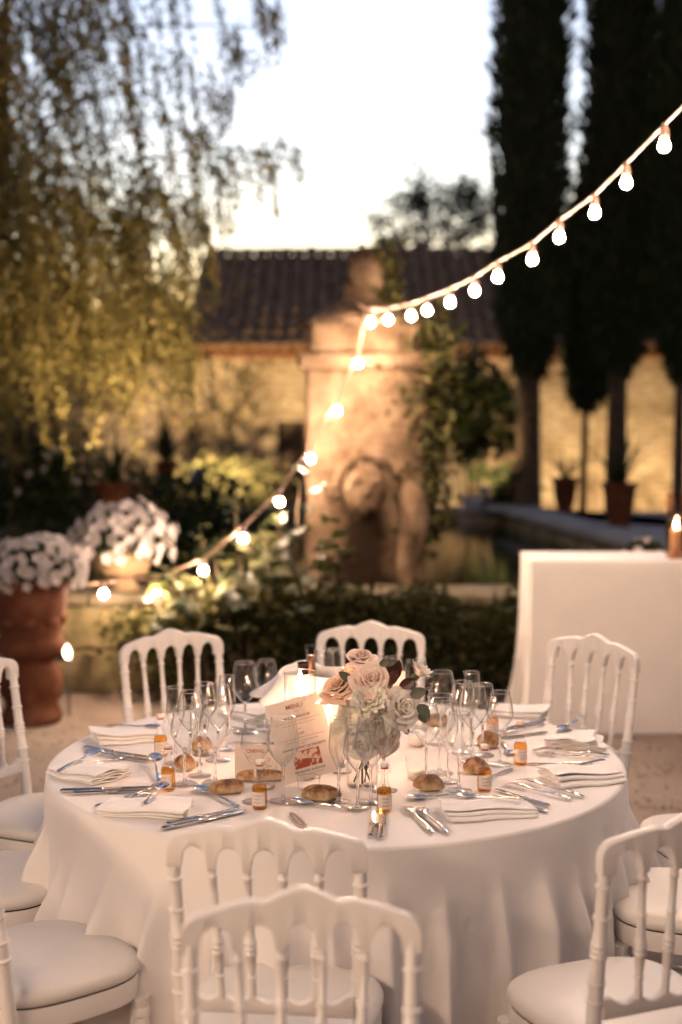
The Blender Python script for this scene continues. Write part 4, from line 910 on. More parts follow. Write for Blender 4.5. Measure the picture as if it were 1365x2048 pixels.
# ---- bread rolls
def bread_mat():
    m, t, b_ = new_mat('bread_crust'); v = coords(t, 'Object', 30); f = noise(t, v, 1.3, 6, .65); g = t.nodes.new('ShaderNodeNewGeometry')
    s = t.nodes.new('ShaderNodeSeparateXYZ'); t.links.new(g.outputs['Normal'], s.inputs[0]); a = t.nodes.new('ShaderNodeMath'); a.operation = 'MULTIPLY_ADD'; a.inputs[1].default_value = -.22; t.links.new(s.outputs[2], a.inputs[0]); t.links.new(f, a.inputs[2])
    t.links.new(ramp(t, a.outputs[0], [(.16, (.10, .04, .015)), (.29, (.27, .12, .045)), (.43, (.52, .32, .16)), (.58, (.68, .50, .32))]), b_.inputs['Base Color']); b_.inputs['Roughness'].default_value = .7
    bump(t, b_, noise(t, v, 3.5, 6, .7), .6, .02); return m
M['bread'] = bread_mat()
def bread(px, py, sx, sy, sz, rz, lab, seed):
    sx *= 1.1; sy *= 1.12; sz *= 1.12; q = random.Random(seed); ph = [q.uniform(0, 6) for _ in range(5)]; t = thing('bread_roll', lab, 'bread roll', tab(px, py), rz, 'bread rolls at the place settings')
    def fn(u, v):
        a = 2 * PI * u; e = -PI / 2 + PI * v; k_ = 1 + .10 * math.sin(2 * a + ph[0]) + .08 * math.sin(3 * a + ph[1] + 2 * e) + .05 * math.sin(7 * a + ph[2]) * math.cos(e)
        c = abs(math.cos(e)) ** .8; x = sx * k_ * c * math.copysign(abs(math.cos(a)) ** .85, math.cos(a)); y = sy * k_ * c * math.sin(a); z = sz * (math.sin(e) * (1 if e > 0 else .45) + .45)
        if e > 0: z += sz * .20 * math.exp(-(y / (sy * .22)) ** 2) * math.cos(e * .8) * (1 - (x / sx / 1.2) ** 2) - sz * .12 * math.exp(-((y - sy * .30) / (sy * .12)) ** 2)
        return (x, y, z)
    b = MB(); b.grid(fn, 40, 24, True); b.build('crust', M['bread'], t)
    b = MB(); n = 14
    def fl(u, v): x = (u - .5) * sx * 1.3; return (x, sy * (.02 + .24 * v), sz * (1.62 - .20 * v - 1.05 * (u - .5) ** 2 + .05 * math.sin(12 * u)) * .92)
    b.grid(fl, n, 4); b.build('score_flap', M['bread'], t)
bread(456, 1586, .040, .030, .021, .3, 'bread roll beside the broad glass of the left cluster, spoon in front', 1)
bread(371, 1540, .028, .026, .026, 1.1, 'bread roll behind the front oil bottle of the left cluster', 2)
bread(402, 1502, .028, .026, .026, .4, 'bread roll at the back of the left glass cluster', 3)
bread(641, 1600, .042, .030, .023, -.15, 'bread roll nearest us, leaning over a spoon below the menu', 4)
bread(858, 1580, .036, .030, .024, .2, 'bread roll before the ribbed votive', 5)
bread(950, 1546, .034, .028, .025, .9, 'bread roll behind the oil bottle of the right cluster', 6)
bread(978, 1494, .034, .030, .027, 2.0, 'round bread roll between the right glasses and far bottle', 7)
bread(872, 1452, .036, .028, .023, .5, 'bread roll far back beside the eucalyptus leaves', 8)
bread(523, 1562, .062, .020, .018, .06, 'long dark crusted bread at the foot of the name card', 9)

# ---- cutlery (handle end at the origin, pointing along +X)
def solid(o, th=.0014):
    m = o.modifiers.new('solid', 'SOLIDIFY'); m.thickness = th; m.offset = 0; return o
def handle_mesh(par, L0, L1, wide, neck, z_of):
    b = MB()
    def fn(u, v):
        x = L0 + (L1 - L0) * v; wd = (neck + (wide - neck) * (1 - v) ** 1.4) * (1 if v > .05 else math.sqrt(max(.05, v / .05)))
        return (x, (u - .5) * wd, z_of(x) + .0016 * math.sin(PI * u))
    b.grid(fn, 5, 16); return solid(b.build('handle', M['steel'], par), .0022)
def make_spoon():
    t = thing('spoon', 's', 'spoon'); zf = lambda x: .003 + .006 * math.sin(min(1, x / .12) * PI) * .6 + (.004 * sstep((x - .1) / .03))
    handle_mesh(t, 0, .134, .0145, .0055, zf); b = MB()
    def fn(u, v):
        s = v; x = .130 + .060 * s; hw = .0185 * math.sqrt(max(0.0, 1 - ((s - .55) / .55) ** 2 if s < .55 else 1 - ((s - .55) / .452) ** 2)) + .0022 * (1 - s); y = (u - .5) * 2 * hw
        return (x, y, .0085 - .0075 * (1 - ((u - .5) * 2) ** 2) * math.sin(PI * min(1, .15 + .8 * s)) + .001 * s)
    b.grid(fn, 11, 18); solid(b.build('bowl', M['steel'], t), .0013); return t
def make_fork():
    t = thing('fork', 'f', 'fork'); zf = lambda x: .003 + .004 * math.sin(min(1, x / .12) * PI) + .005 * sstep((x - .09) / .045)
    handle_mesh(t, 0, .128, .0145, .0055, zf); b = MB(); nu = 8; xs = list(np.linspace(.126, .150, 7)) + list(np.linspace(.154, .196, 8)); vs = []
    for x in xs:
        hw = .0028 + (.0122 - .0028) * sstep((x - .124) / .022); z = .008 + .004 * math.sin((x - .126) / .07 * PI) - .004 * sstep((x - .16) / .036)
        for i in range(nu):
            j = i // 2; e = i % 2; cx = (-1 + 2 * (j + .5) / 4) * hw; wv = hw / 4 * (.62 if x > .151 else 1.0) * (1 if x < .19 else .6)
            vs.append((x, cx + (wv if e else -wv), z))
    fs = []
    for k in range(len(xs) - 1):
        for i in range(nu - 1):
            if i % 2 == 1 and k >= 6: continue
            fs.append((k * nu + i, k * nu + i + 1, (k + 1) * nu + i + 1, (k + 1) * nu + i))
    b.add(vs, fs); solid(b.build('tines', M['steel'], t), .0016); return t
def make_knife():
    t = thing('knife', 'k', 'knife'); b = MB(); n = 14
    b.tube([(x, 0, .0055) for x in np.linspace(0, .098, n)], [.0045] + [.0075 - .002 * (k / (n - 1)) for k in range(1, n - 1)] + [.006], 10, 1.0, .65); b.build('handle', M['steel'], t)
    b = MB()
    def fn(u, v):
        x = .096 + .118 * v; hw = .0095 * (1 - .15 * v) * (1 if v < .8 else math.sqrt(max(.02, 1 - ((v - .8) / .2) ** 2))); return (x, (u - .5) * 2 * hw + .002 * v, .0045)
    b.grid(fn, 5, 18); solid(b.build('blade', M['steel'], t), .0018); return t
CK = dict(spoon=make_spoon(), fork=make_fork(), knife=make_knife()); CL = dict(spoon=.190, fork=.196, knife=.214); cused = set()
def cutlery(kind, p0, p1, lab, dz0=0, dz1=0, maxs=1.12, flip=0):
    o = copy_tree(CK[kind]) if kind in cused else CK[kind]; cused.add(kind); a = tab(*p0, dz0); e = tab(*p1, dz1); d = e - a; L = d.length; s = max(.85, min(maxs, L / CL[kind]))
    if L / CL[kind] > maxs: pass
    d.normalize(); o.location = a; yaw = math.atan2(d.y, d.x); pit_ = math.asin(max(-1, min(1, d.z))); o.rotation_euler = (flip, -pit_, yaw); o.scale = (s, s, s); tag(o, lab, kind, kind + 's laid on the dinner table')
NZ = .026
cutlery('knife', (168, 1498), (318, 1521), 'knife beside the napkin furthest back on the left'); cutlery('knife', (174, 1506), (300, 1526), 'shorter knife lying against another by the back left napkin')
cutlery('fork', (275, 1513), (206, 1530), 'fork lying between the two back left napkins')
cutlery('knife', (120, 1586), (312, 1578), 'longer knife in front of the leftmost napkin'); cutlery('knife', (143, 1590), (300, 1584), 'knife nearest us of the pair before the leftmost napkin')
cutlery('fork', (246, 1600), (328, 1572), 'upper fork pointing to the front oil bottle on the left'); cutlery('fork', (190, 1615), (300, 1590), 'fork half under the front left napkin')
cutlery('knife', (323, 1662), (502, 1624), 'knife along the front of the front left napkin'); cutlery('knife', (332, 1652), (480, 1621), 'second knife beside the front left napkin')
cutlery('fork', (523, 1700), (526, 1617), 'fork standing up behind the front chair back'); cutlery('knife', (626, 1678), (583, 1629), 'knife whose tip shows above the front chair back')
cutlery('knife', (761, 1681), (766, 1622), 'knife below the nearest oil bottle'); cutlery('knife', (742, 1677), (752, 1626), 'knife leaning beside another below the nearest oil bottle')
cutlery('fork', (866, 1669), (806, 1613), 'lower fork of the front pair at right of the near bottle'); cutlery('fork', (897, 1671), (824, 1612), 'upper fork of the front pair beside the front right napkin')
cutlery('knife', (1100, 1616), (990, 1581), 'knife passing under the front right napkin'); cutlery('knife', (1096, 1627), (985, 1594), 'second knife under the front right napkin')
cutlery('fork', (1146, 1602), (1010, 1571), 'lower fork before the right hand napkin'); cutlery('fork', (1169, 1597), (1022, 1560), 'upper fork tucked against the right hand napkin')
cutlery('knife', (1185, 1531), (1058, 1530), 'knife with broad blade before the rightmost bottle'); cutlery('fork', (1220, 1513), (1066, 1504), 'fork along the edge of the rear right napkin'); cutlery('fork', (1192, 1519), (1078, 1511), 'second fork beneath the rear right napkin edge')
cutlery('knife', (1095, 1468), (1002, 1478), 'knife behind the rightmost bottle'); cutlery('knife', (1092, 1442), (1010, 1460), 'knife by the far napkin at the back'); cutlery('fork', (1090, 1450), (1005, 1470), 'fork by the far napkin at the back')
cutlery('spoon', (215, 1471), (316, 1470), 'spoon on the back left napkin, dark bowl to the right', NZ, NZ * .8); cutlery('spoon', (115, 1561), (208, 1521), 'spoon lying across the leftmost napkin', NZ * .7, NZ * 1.1)
cutlery('spoon', (290, 1633), (330, 1592), 'spoon on the front left napkin', NZ, NZ); cutlery('spoon', (318, 1566), (310, 1527), 'spoon standing behind the front left oil bottle', 0, .02)
cutlery('spoon', (478, 1617), (385, 1575), 'spoon in front of the bread roll by the left cluster'); cutlery('spoon', (722, 1625), (578, 1605), 'spoon under the nearest bread roll'); cutlery('spoon', (945, 1591), (814, 1601), 'spoon before the bread roll by the votive')
cutlery('spoon', (1026, 1540), (968, 1562), 'spoon behind the oil bottle at the right cluster'); cutlery('spoon', (1165, 1452), (1108, 1491), 'spoon on the rear right napkin', NZ, NZ * .8)
cutlery('spoon', (1212, 1538), (1085, 1562), 'spoon tucked into the right hand napkin', NZ * .9, .004); cutlery('spoon', (1044, 1622), (960, 1616), 'spoon lying on the front right napkin', NZ, NZ * .9)
cutlery('spoon', (1005, 1486), (1022, 1512), 'spoon beside the round bread roll at right')
cutlery('knife', (462, 1400 + 60), (520, 1462), 'knife behind the lone broad glass'); cutlery('spoon', (455, 1487), (500, 1490), 'spoon on the cloth left of the name card')

# ---- folded napkins
def napkin(px, py, L, W, rz, lab, seed, hgt=.032, fan=.15):
    q = random.Random(seed); c = tab(px, py); prof = []
    nl = 5; zz = [hgt * (k + .35) / nl + .001 for k in range(nl)]
    for k in range(nl):
        e0 = -W / 2 + q.uniform(.0, .02) * (k > 0); e1 = W / 2 - q.uniform(.0, .025) * (k > 0); ys = np.linspace(e0, e1, 9)
        if k % 2: ys = ys[::-1]
        for i, y in enumerate(ys): prof.append((y, zz[k] + .0018 * math.sin(i * 1.3 + k)))
        if k < nl - 1:
            s = 1 if k % 2 == 0 else -1; y = ys[-1]; r = (zz[k + 1] - zz[k]) / 2
            for a in (-60, -20, 20, 60): prof.append((y + s * r * 2.2 * math.cos(R(a)), zz[k] + r + r * math.sin(R(a))))
    ph = [q.uniform(0, 6) for _ in range(4)]; n = len(prof); b = MB()
    def fn(u, v):
        y, z = prof[min(n - 1, int(round(u * (n - 1))))]; x = (v - .5) * L; lay = z / hgt
        y2 = y * (1 + fan * (v - .5) * .5) + .006 * math.sin(3 * v + ph[0] + 2 * lay) * v + .004 * math.sin(9 * v + ph[1])
        z2 = z * (.62 + .38 * v + .10 * v * math.sin(y / W * 9 + ph[2])) + .002 * math.sin(7 * v + ph[3]) * lay
        x2 = x + .012 * math.sin(y / W * 4 + ph[1]) * (v - .3) + .01 * (lay - .5) * (1 if v > .5 else -.5)
        return (x2, y2, max(.0006, z2))
    b.grid(fn, n, 20); o = b.build('folded_napkin', M['napkin'], None); o.location = c; o.rotation_euler = (0, 0, rz); solid(o, .0042); subsurf(o, 1)
    tag(o, lab, 'napkin', 'folded napkins at the place settings')
napkin(255, 1478, .20, .13, R(-165), 'folded white napkin furthest back on the left, spoon on top', 1)
napkin(175, 1553, .19, .13, R(-35), 'leftmost folded white napkin with ruffled folds and a spoon across', 2, .036)
napkin(295, 1626, .22, .11, R(-12), 'folded white napkin at the front left edge of the table', 3, .032)
napkin(1040, 1430, .17, .12, R(-20), 'folded white napkin at the back by the buffet cloth', 4, .030)
napkin(1150, 1487, .17, .15, R(-100), 'folded white napkin at the rear right with a spoon on top', 5, .032)
napkin(1165, 1560, .20, .13, R(-160), 'folded white napkin at the right edge with loose folds', 6, .034)
napkin(975, 1626, .22, .12, R(192), 'flat folded white napkin at the front right, blade like spoon on it', 7, .028)
napkin(500, 1432, .16, .12, R(-40), 'folded white napkin behind the lone broad glass', 8, .032)

# ---- ice bucket wrapped in a white cloth with two bottles
bx = tab(628, 1478); ib = thing('wine_bucket', 'dark metal bucket holding bottles under a draped white cloth', 'bucket', bx)
b = MB(); b.lathe([(.075, 0), (.08, .004), (.098, .19), (.102, .192), (.102, .197), (.094, .196), (.077, .01)], 36, capt=False); b.build('bucket_body', plain('dark_bucket', (.09, .05, .03), .35, .7), ib)
def drape():
    b = MB(); N = 160
    def fn(u, v):
        a = 2 * PI * u; f = .5 + .5 * math.sin(5 * a + .7) * math.sin(2 * a + 2)
        if v < .22: s = v / .22; r = .080 + .020 * s; z = .165 + .040 * math.sin(s * PI / 2)
        else:
            s = (v - .22) / .78; drop = .10 + .07 * math.sin(a * 1 + 2.8) + .035 * math.sin(3 * a); r = .102 + .012 * s ** .5 + .075 * s * s * (.35 + f); z = .205 - drop * s ** 1.25
        return (r * math.cos(a), r * math.sin(a), z + .006 * math.sin(3 * a + 1))
    b.grid(fn, N, 26, True); o = b.build('draped_napkin', M['napkin'], None); o.location = bx; solid(o, .0016); tag(o, 'white cloth draped over the wine bucket behind the menu', 'cloth')
drape()
M['bottleglass'] = thin('brown_bottle_glass', (.45, .25, .10), .5, .05); M['foil'] = plain('copper_foil', (.35, .19, .10), .35, .8); M['wine'] = plain('dark_wine', (.03, .012, .006), .15)
def wine_bottle(px, py_top, Y, label, clear):
    top = ony(px, py_top, Y); H = .30; o = thing('wine_bottle', label, 'bottle', (top.x, Y, top.z - H), 0, 'bottles standing in the bucket')
    b = MB(); b.lathe([(0, 0), (.036, .0), (.038, .006), (.038, .17), (.034, .195), (.018, .225), (.0145, .24), (.0145, .288), (.0165, .289), (.0165, .298), (.0135, .3), (.0115, .3)], 28, capb=False, capt=False); b.build('bottle_glass', M['glass'] if clear else M['bottleglass'], o)
    b = MB(); b.lathe([(0, .004), (.035, .004), (.036, .17), (.016, .225), (.0125, .24), (.0125, .270), (0, .270)], 24, capb=False, capt=False); b.build('wine', M['foil'] if clear else M['wine'], o)
    if not clear:
        b = MB(); b.lathe([(.0150, .2), (.0152, .286), (.0172, .287), (.0172, .299)], 24, capb=False, capt=False); b.build('foil', M['wine'], o)
wine_bottle(607, 1324, bx.y - .05, 'dark topped bottle neck behind the hurricane glass', False)
wine_bottle(622, 1291, bx.y + .03, 'taller bottle neck with clear lip behind the dark topped one', True)

# ---- candles
M['wax'] = plain('ivory_wax', (.80, .74, .66), .5); M['wax'].node_tree.nodes['Principled BSDF'].inputs['Subsurface Weight'].default_value = .25
M['wax'].node_tree.nodes['Principled BSDF'].inputs['Subsurface Radius'].default_value = (.02, .01, .006)
def flame(par, z, h=.034, r=.0052):
    b = MB(); b.lathe([(0, 0), (r * .7, h * .08), (r, h * .28), (r * .8, h * .5), (r * .42, h * .76), (0, h)], 12); o = b.build('flame', M['flame'], par); o.location = (0, 0, z)
    b = MB(); b.tube([(0, 0, z - .008), (0, 0, z + .004)], .0007, 5); b.build('wick', M['seam'], par)
hp = tab(601, 1556)
t = thing('pillar_candle', 'lit candle inside the tall hurricane glass behind the menu', 'candle', hp + Vector((0, 0, .003)))
b = MB(); b.lathe([(.019, 0), (.02, .004), (.02, .222), (.017, .225), (.006, .221), (0, .221)], 24, capt=False); b.build('wax_body', M['wax'], t); flame(t, .226, .050, .0066)
t = thing('hurricane_glass', 'tall clear cylinder glass round the lit candle behind the menu', 'candle glass', hp)
b = MB(); b.lathe([(0, .0015), (.041, .001), (.0425, .006), (.0425, .284), (.0422, .286)], 44, capb=False, capt=False); b.build('cylinder', M['glass'], t)
b = MB(); b.lathe([(.0412, .285), (.0432, .285), (.0432, .2872), (.0412, .2872), (.0412, .285)], 44, capb=False, capt=False); b.build('rim', M['stem'], t)
tp_ = tab(683, 1546); tt_ = ony(659, 1413, tp_.y + .01)
t = thing('taper_candle', 'slim lit white taper candle leaning between the menu and the flowers', 'candle', tp_ + Vector((0, 0, .002))); dv_ = tt_ - (tp_ + Vector((0, 0, .002)))
b = MB(); b.tube([Vector((0, 0, .012)), dv_ * .5, dv_], [.0115, .0108, .0098], 18); b.build('wax_body', M['wax'], t); fl = flame
b = MB(); b.lathe([(0, 0), (.028, 0), (.030, .004), (.015, .008), (.0135, .02), (.0145, .024), (.0125, .024), (.012, .012)], 24, capb=False, capt=False); b.build('holder', M['glass'], t)
h_ = .030; b = MB(); b.lathe([(0, 0), (.0036, h_ * .08), (.005, h_ * .28), (.004, h_ * .5), (.002, h_ * .76), (0, h_)], 12); o = b.build('flame', M['flame'], t); o.location = dv_ + Vector((0, 0, .001))
def votive(px, py, lab, wax):
    t = thing('ribbed_votive', lab, 'candle glass', tab(px, py), 0, 'ribbed candle glasses'); b = MB(); N = 60
    def fn(u, v):
        a = 2 * PI * u; r = (.0235 + .0055 * v) * (1 + .025 * math.sin(20 * a)); return (r * math.cos(a), r * math.sin(a), .002 + .058 * v)
    b.grid(fn, N, 6, True); b.lathe([(0, .002), (.0235, .002)], N, capb=False, capt=False); b.build('ribbed_glass', M['glass'], t)
    b = MB(); b.lathe([(0, .004), (.021, .004), (.0225, .004 + wax), (0, .003 + wax)], 24, capb=False, capt=False); b.build('wax_body', M['wax'], t)
votive(833, 1559, 'ribbed votive glass with wax by the right bread roll', .018); votive(532, 1577, 'ribbed votive glass behind the bottle at the name card', .004); votive(835, 1492, 'ribbed votive glass beneath the eucalyptus', .02)
t = thing('glass_dish', 'low clear glass dish at the foot of the menu card', 'dish', tab(618, 1580)); b = MB(); b.lathe([(0, .002), (.025, .0015), (.029, .006), (.030, .034), (.0292, .0345)], 32, capb=False, capt=False); b.build('dish_glass', M['glass'], t)
b = MB(); b.lathe([(.0288, .0335), (.0308, .0335), (.0308, .0355), (.0288, .0355), (.0288, .0335)], 32, capb=False, capt=False); b.build('rim', M['stem'], t)

# ---- menu and name card
M['card'] = mottled('card_stock', (.78, .69, .62), (.81, .73, .66), 60, .75, 0, .05, .0004); M['inkred'] = plain('terracotta_ink', (.42, .10, .05), .8); M['inkblack'] = plain('dark_brown_ink', (.035, .018, .014), .8)
def text(par, s, size, x, z, mat, bold=0.0, y=-.0008):
    cu = bpy.data.curves.new('lettering', 'FONT'); cu.body = s; cu.size = size; cu.align_x = 'CENTER'; cu.align_y = 'CENTER'; cu.offset = bold; cu.resolution_u = 3
    tmp = bpy.data.objects.new('lettering_tmp', cu); COL.objects.link(tmp); bpy.context.view_layer.update()
    me = bpy.data.meshes.new_from_object(tmp.evaluated_get(bpy.context.evaluated_depsgraph_get())); bpy.data.objects.remove(tmp)
    me.materials.clear(); me.materials.append(mat); return link('lettering', me, par, (x, y, z), (R(90), 0, 0))
def print_mat():
    m, t, b_ = new_mat('printed_picture'); v = coords(t, 'Object', 1); s = t.nodes.new('ShaderNodeSeparateXYZ'); t.links.new(v, s.inputs[0])
    f = noise(t, v, 95, 5, .75); a = t.nodes.new('ShaderNodeMath'); a.operation = 'MULTIPLY_ADD'; a.inputs[1].default_value = 1; t.links.new(f, a.inputs[0])
    w1 = noise(t, v, 28, 2, .4); t.links.new(w1, a.inputs[2]); r_ = ramp(t, a.outputs[0], [(.0, (.76, .62, .52)), (.98, (.76, .62, .52)), (1.0, (.40, .09, .045))]); t.links.new(r_, b_.inputs['Base Color']); b_.inputs['Roughness'].default_value = .8; return m
def card(name, label, corner, wd, ht, roll, tilt, yaw):
    t = thing(name, label, 'card'); t.rotation_mode = 'QUATERNION'
    q = Quaternion((0, 0, 1), yaw) @ Quaternion((1, 0, 0), -tilt) @ Quaternion((0, -1, 0), roll); t.rotation_quaternion = q; t.location = corner
    b = MB(); b.box((wd / 2, 0, ht / 2), (wd, .0009, ht)); b.build('sheet', M['card'], t, False); return t
mc = card('menu_card', 'tilted menu card with a red printed picture leaning before the candle', tab(570, 1573) + Vector((0, 0, .0015)), .150, .213, R(14.5), R(13), R(2))
W_, H_ = .150, .213
text(mc, 'MENU', .0165, W_ * .5, H_ * .905, M['inkred'], .0002); text(mc, 'MISE EN BOUCHE', .0092, W_ * .5, H_ * .775, M['inkblack'], .00008); text(mc, 'PLAT', .0092, W_ * .5, H_ * .565, M['inkblack'], .00008)
text(mc, 'GRAND BUFFET DE DESSERTS', .0088, W_ * .5, H_ * .395, M['inkblack'], .00008); text(mc, 'VIN BLANC & ROUGE', .0085, W_ * .5, H_ * .105, M['inkblack'], .00008)
for k, (z, wv) in enumerate(((.725, .125), (.685, .09), (.515, .12), (.475, .085), (.065, .07))):
    s = squiggle(wv, .0042, int(wv / .0016), k + 40, .0006); o = s.build('small_print', M['ink'], mc, False, False); o.rotation_euler = (R(90), 0, 0); o.location = (W_ * .5, -.0008, H_ * z)
for k, z in enumerate((.84, .625, .445)):
    s = squiggle(.012, .003, 6, k + 60, .0009); o = s.build('ornament', M['inkred'], mc, False, False); o.rotation_euler = (R(90), 0, 0); o.location = (W_ * .5, -.0008, H_ * z)
b = MB(); b.add([(-.037, 0, -.0225), (.037, 0, -.0225), (.037, 0, .0225), (-.037, 0, .0225)], [(0, 1, 2, 3)]); o = b.build('printed_picture', print_mat(), mc, False, False); o.location = (W_ * .5, -.0008, H_ * .255)
nc = card('name_card', 'small upright name card with red title and a line drawing', tab(470, 1555) + Vector((0, 0, .0015)), .125, .085, R(0), R(8), R(-2))
text(nc, 'CHEVAL', .0135, .055, .068, M['inkred'], .0004)
b = MB(); pts = [(.085 + .012 * math.sin(k * .9) + .0035 * math.sin(k * 2.3), -.001, .05 - .0024 * k) for k in range(14)]; b.tube(pts, .0005, 4, up=(0, 1, 0)); b.build('line_drawing', M['inkblack'], nc)
cc = card('place_card', 'plain pale card standing among the dark leaves of the bouquet', ony(786, 1385, .10), .036, .062, 0, R(4), 0); 

# ---- the bouquet
M['rosepink'] = mottled('blush_petals', (.86, .62, .52), (.90, .73, .62), 30, .6, 0, .1, .001, 120); M['rosewhite'] = mottled('cream_petals', (.90, .82, .72), (.93, .87, .78), 30, .6, 0, .1, .001, 120)
M['rosepeach'] = mottled('peach_petals', (.84, .54, .37), (.88, .64, .47), 30, .6, 0, .1, .001, 120); M['chrys'] = mottled('pale_yellow_petals', (.88, .82, .68), (.92, .87, .76), 30, .6, 0, .1, .001, 120)
for k in ('rosepink', 'rosewhite', 'rosepeach', 'chrys'):
    bb = M[k].node_tree.nodes['Principled BSDF']; bb.inputs['Subsurface Weight'].default_value = .15; bb.inputs['Subsurface Radius'].default_value = (.01, .006, .004)
M['burgundy'] = mottled('burgundy_leaf', (.035, .008, .008), (.08, .02, .018), 20, .4, 0, .2, .002); M['eucal'] = mottled('eucalyptus_leaf', (.07, .08, .05), (.13, .14, .09), 20, .5, 0, .2, .002); M['stalk'] = plain('green_stalk', (.10, .13, .04), .6)
VP = tab(725, 1572); bq = thing('flower_arrangement', 'bouquet of blush and cream roses with dark leaves in a glass vase', 'flowers', VP)
b = MB(); b.lathe([(0, .002), (.040, .001), (.042, .006), (.042, .150), (.0415, .152)], 40, capb=False, capt=False); vz = b.build('vase', M['glass'], bq)
b = MB(); b.lathe([(0, .004), (.0395, .004), (.0405, .085), (0, .085)], 36, capb=False, capt=False); b.build('vase_water', M['water'], vz)
def flower_frame(px, py, Y, axis):
    p = ony(px, py, Y) - VP; e = bpy.data.objects.new('x', None); return p, Vector(axis).normalized().to_track_quat('Z', 'Y')
def rose(name, label, px, py, Y, Rr, axis, mat, seed, N=24, openness=1.0):
    Rr *= 1.14; q = random.Random(seed); p = ony(px, py, Y) - VP; qt = Vector(axis).normalized().to_track_quat('Z', 'Y')
    b = MB(); b.lathe([(.0, -.95 * Rr), (.22 * Rr, -.9 * Rr), (.42 * Rr, -.6 * Rr), (.30 * Rr, .1 * Rr), (.12 * Rr, .35 * Rr), (0, .4 * Rr)], 14); ro = b.build(name, M[mat], bq); ro.location = p; ro.rotation_mode = 'QUATERNION'; ro.rotation_quaternion = qt; tag(ro, label)
    for k in range(N):
        s = k / (N - 1); phi = k * 2.39996 + q.uniform(-.2, .2); r0 = Rr * (.06 + .30 * s); r1 = Rr * (.13 + .92 * s ** 1.25 * openness); zt = Rr * (.62 - .50 * s ** 1.5 + q.uniform(-.05, .05)); zb = -Rr * (.55 + .25 * s); span = (1.25 - .45 * s); curl = Rr * (.03 + .20 * s ** 2)
        b = MB()
        def fn(u, v):
            uu = (u - .5) * 2; vv = v; r = r0 + (r1 - r0) * (vv ** 1.3) + .0 ; z = zb + (zt - zb) * (math.sin(vv * PI / 2) ** 1.1) - (zt - zb) * .22 * abs(uu) ** 2.6 * vv
            tip = max(0, vv - .72) / .28; r += curl * tip ** 2; z -= curl * .55 * tip ** 2.2; a = phi + uu * span * (.45 + .55 * math.sin(min(1, vv * 1.15) * PI / 2)) ; r *= 1 + .05 * math.sin(3 * uu + phi) * vv - .10 * (abs(uu) ** 2) * (1 - s) 
            return (r * math.cos(a), r * math.sin(a), z + Rr * .03 * math.sin(5 * uu + phi) * vv)
        b.grid(fn, 11, 10); o = b.build('petal', M[mat], ro, True, False)
    b = MB(); ip = qt.inverted() @ (Vector((0, 0, .09)) - p); b.tube([(0, 0, -.8 * Rr), tuple(Vector((0, 0, -.8 * Rr)).lerp(ip, .5) + Vector((0, 0, -.01))), tuple(ip)], [.003, .0028, .0028], 7); b.build('stalk', M['stalk'], ro)
    return ro
VY = VP.y
rose('rose', 'blush rose at the top of the bouquet, seen from the side', 722, 1318, VY + .04, .036, (.12, -.35, .95), 'rosepink', 1, 22, .95)
rose('rose', 'blush rose facing us in the middle of the bouquet', 742, 1362, VY - .03, .040, (.10, -.82, .55), 'rosepink', 2, 26, 1.0)
rose('rose', 'wide open peach rose at the left of the bouquet', 679, 1378, VY - .01, .042, (-.35, -.35, .87), 'rosepeach', 3, 24, 1.15)
rose('rose', 'large cream rose hanging at the right of the bouquet', 803, 1418, VY - .03, .047, (.55, -.72, .40), 'rosewhite', 4, 22, .95)
rose('rose', 'cream rose turned away low behind the vase', 783, 1468, VY + .02, .036, (.55, .1, -.15), 'rosewhite', 5, 14, .9)
rose('rose', 'half hidden pale rose behind the top rose', 700, 1345, VY + .06, .032, (-.3, .3, .9), 'rosepink', 6, 14, .9)
def daisy(name, label, px, py, Y, Rr, axis, mat, seed, layers=4, n=22, up=.5):
    Rr *= 1.12; q = random.Random(seed); p = ony(px, py, Y) - VP; qt = Vector(axis).normalized().to_track_quat('Z', 'Y')
    b = MB(); b.lathe([(.002, -Rr * 1.0), (.15 * Rr, -.7 * Rr), (.30 * Rr, -.3 * Rr), (.25 * Rr, .0), (0, .1 * Rr)], 12); ro = b.build(name, M['stalk'] if mat != 'chrys' else M[mat], bq); ro.location = p; ro.rotation_mode = 'QUATERNION'; ro.rotation_quaternion = qt; tag(ro, label)
    for l in range(layers):
        for k in range(n):
            a = 2 * PI * (k + .5 * l) / n + q.uniform(-.08, .08); el = up + l * (1.2 - up) / layers + q.uniform(-.12, .12); L = Rr * (1.0 - .12 * l) * q.uniform(.85, 1.1); wv = Rr * .17
            ca, sa = math.cos(a), math.sin(a); b = MB()
            def fn(u, v):
                r = L * v * math.cos(el) + .1 * Rr; z = L * v * math.sin(el) + .25 * L * v * v - .2 * L * v ** 4; w_ = (u - .5) * 2 * wv * math.sin(PI * (.12 + .8 * v)) ** .6; return (r * ca - w_ * sa, r * sa + w_ * ca, z + .15 * w_ * math.sin(9 * v))
            b.grid(fn, 3, 6); b.build('petal', M[mat], ro, True, False)
daisy('chrysanthemum', 'spidery cream chrysanthemum low in the bouquet', 738, 1402, VY - .05, .042, (-.05, -.75, .6), 'chrys', 11, 4, 24)
daisy('chrysanthemum', 'pale chrysanthemum spilling over the vase rim', 708, 1432, VY - .04, .044, (-.2, -.85, .25), 'chrys', 12, 4, 24)
rose('rose', 'small cream rose low over the vase rim', 735, 1452, VY - .05, .034, (.0, -.9, .1), 'rosewhite', 15, 20, 1.0)
rose('rose', 'cream rose hanging lowest in front of the vase', 722, 1492, VY - .045, .034, (-.1, -.95, -.1), 'rosewhite', 17, 20, 1.0)
rose('rose', 'blush rose low at the right in front of the vase', 766, 1480, VY - .035, .036, (.35, -.9, .0), 'rosepink', 18, 20, 1.0)
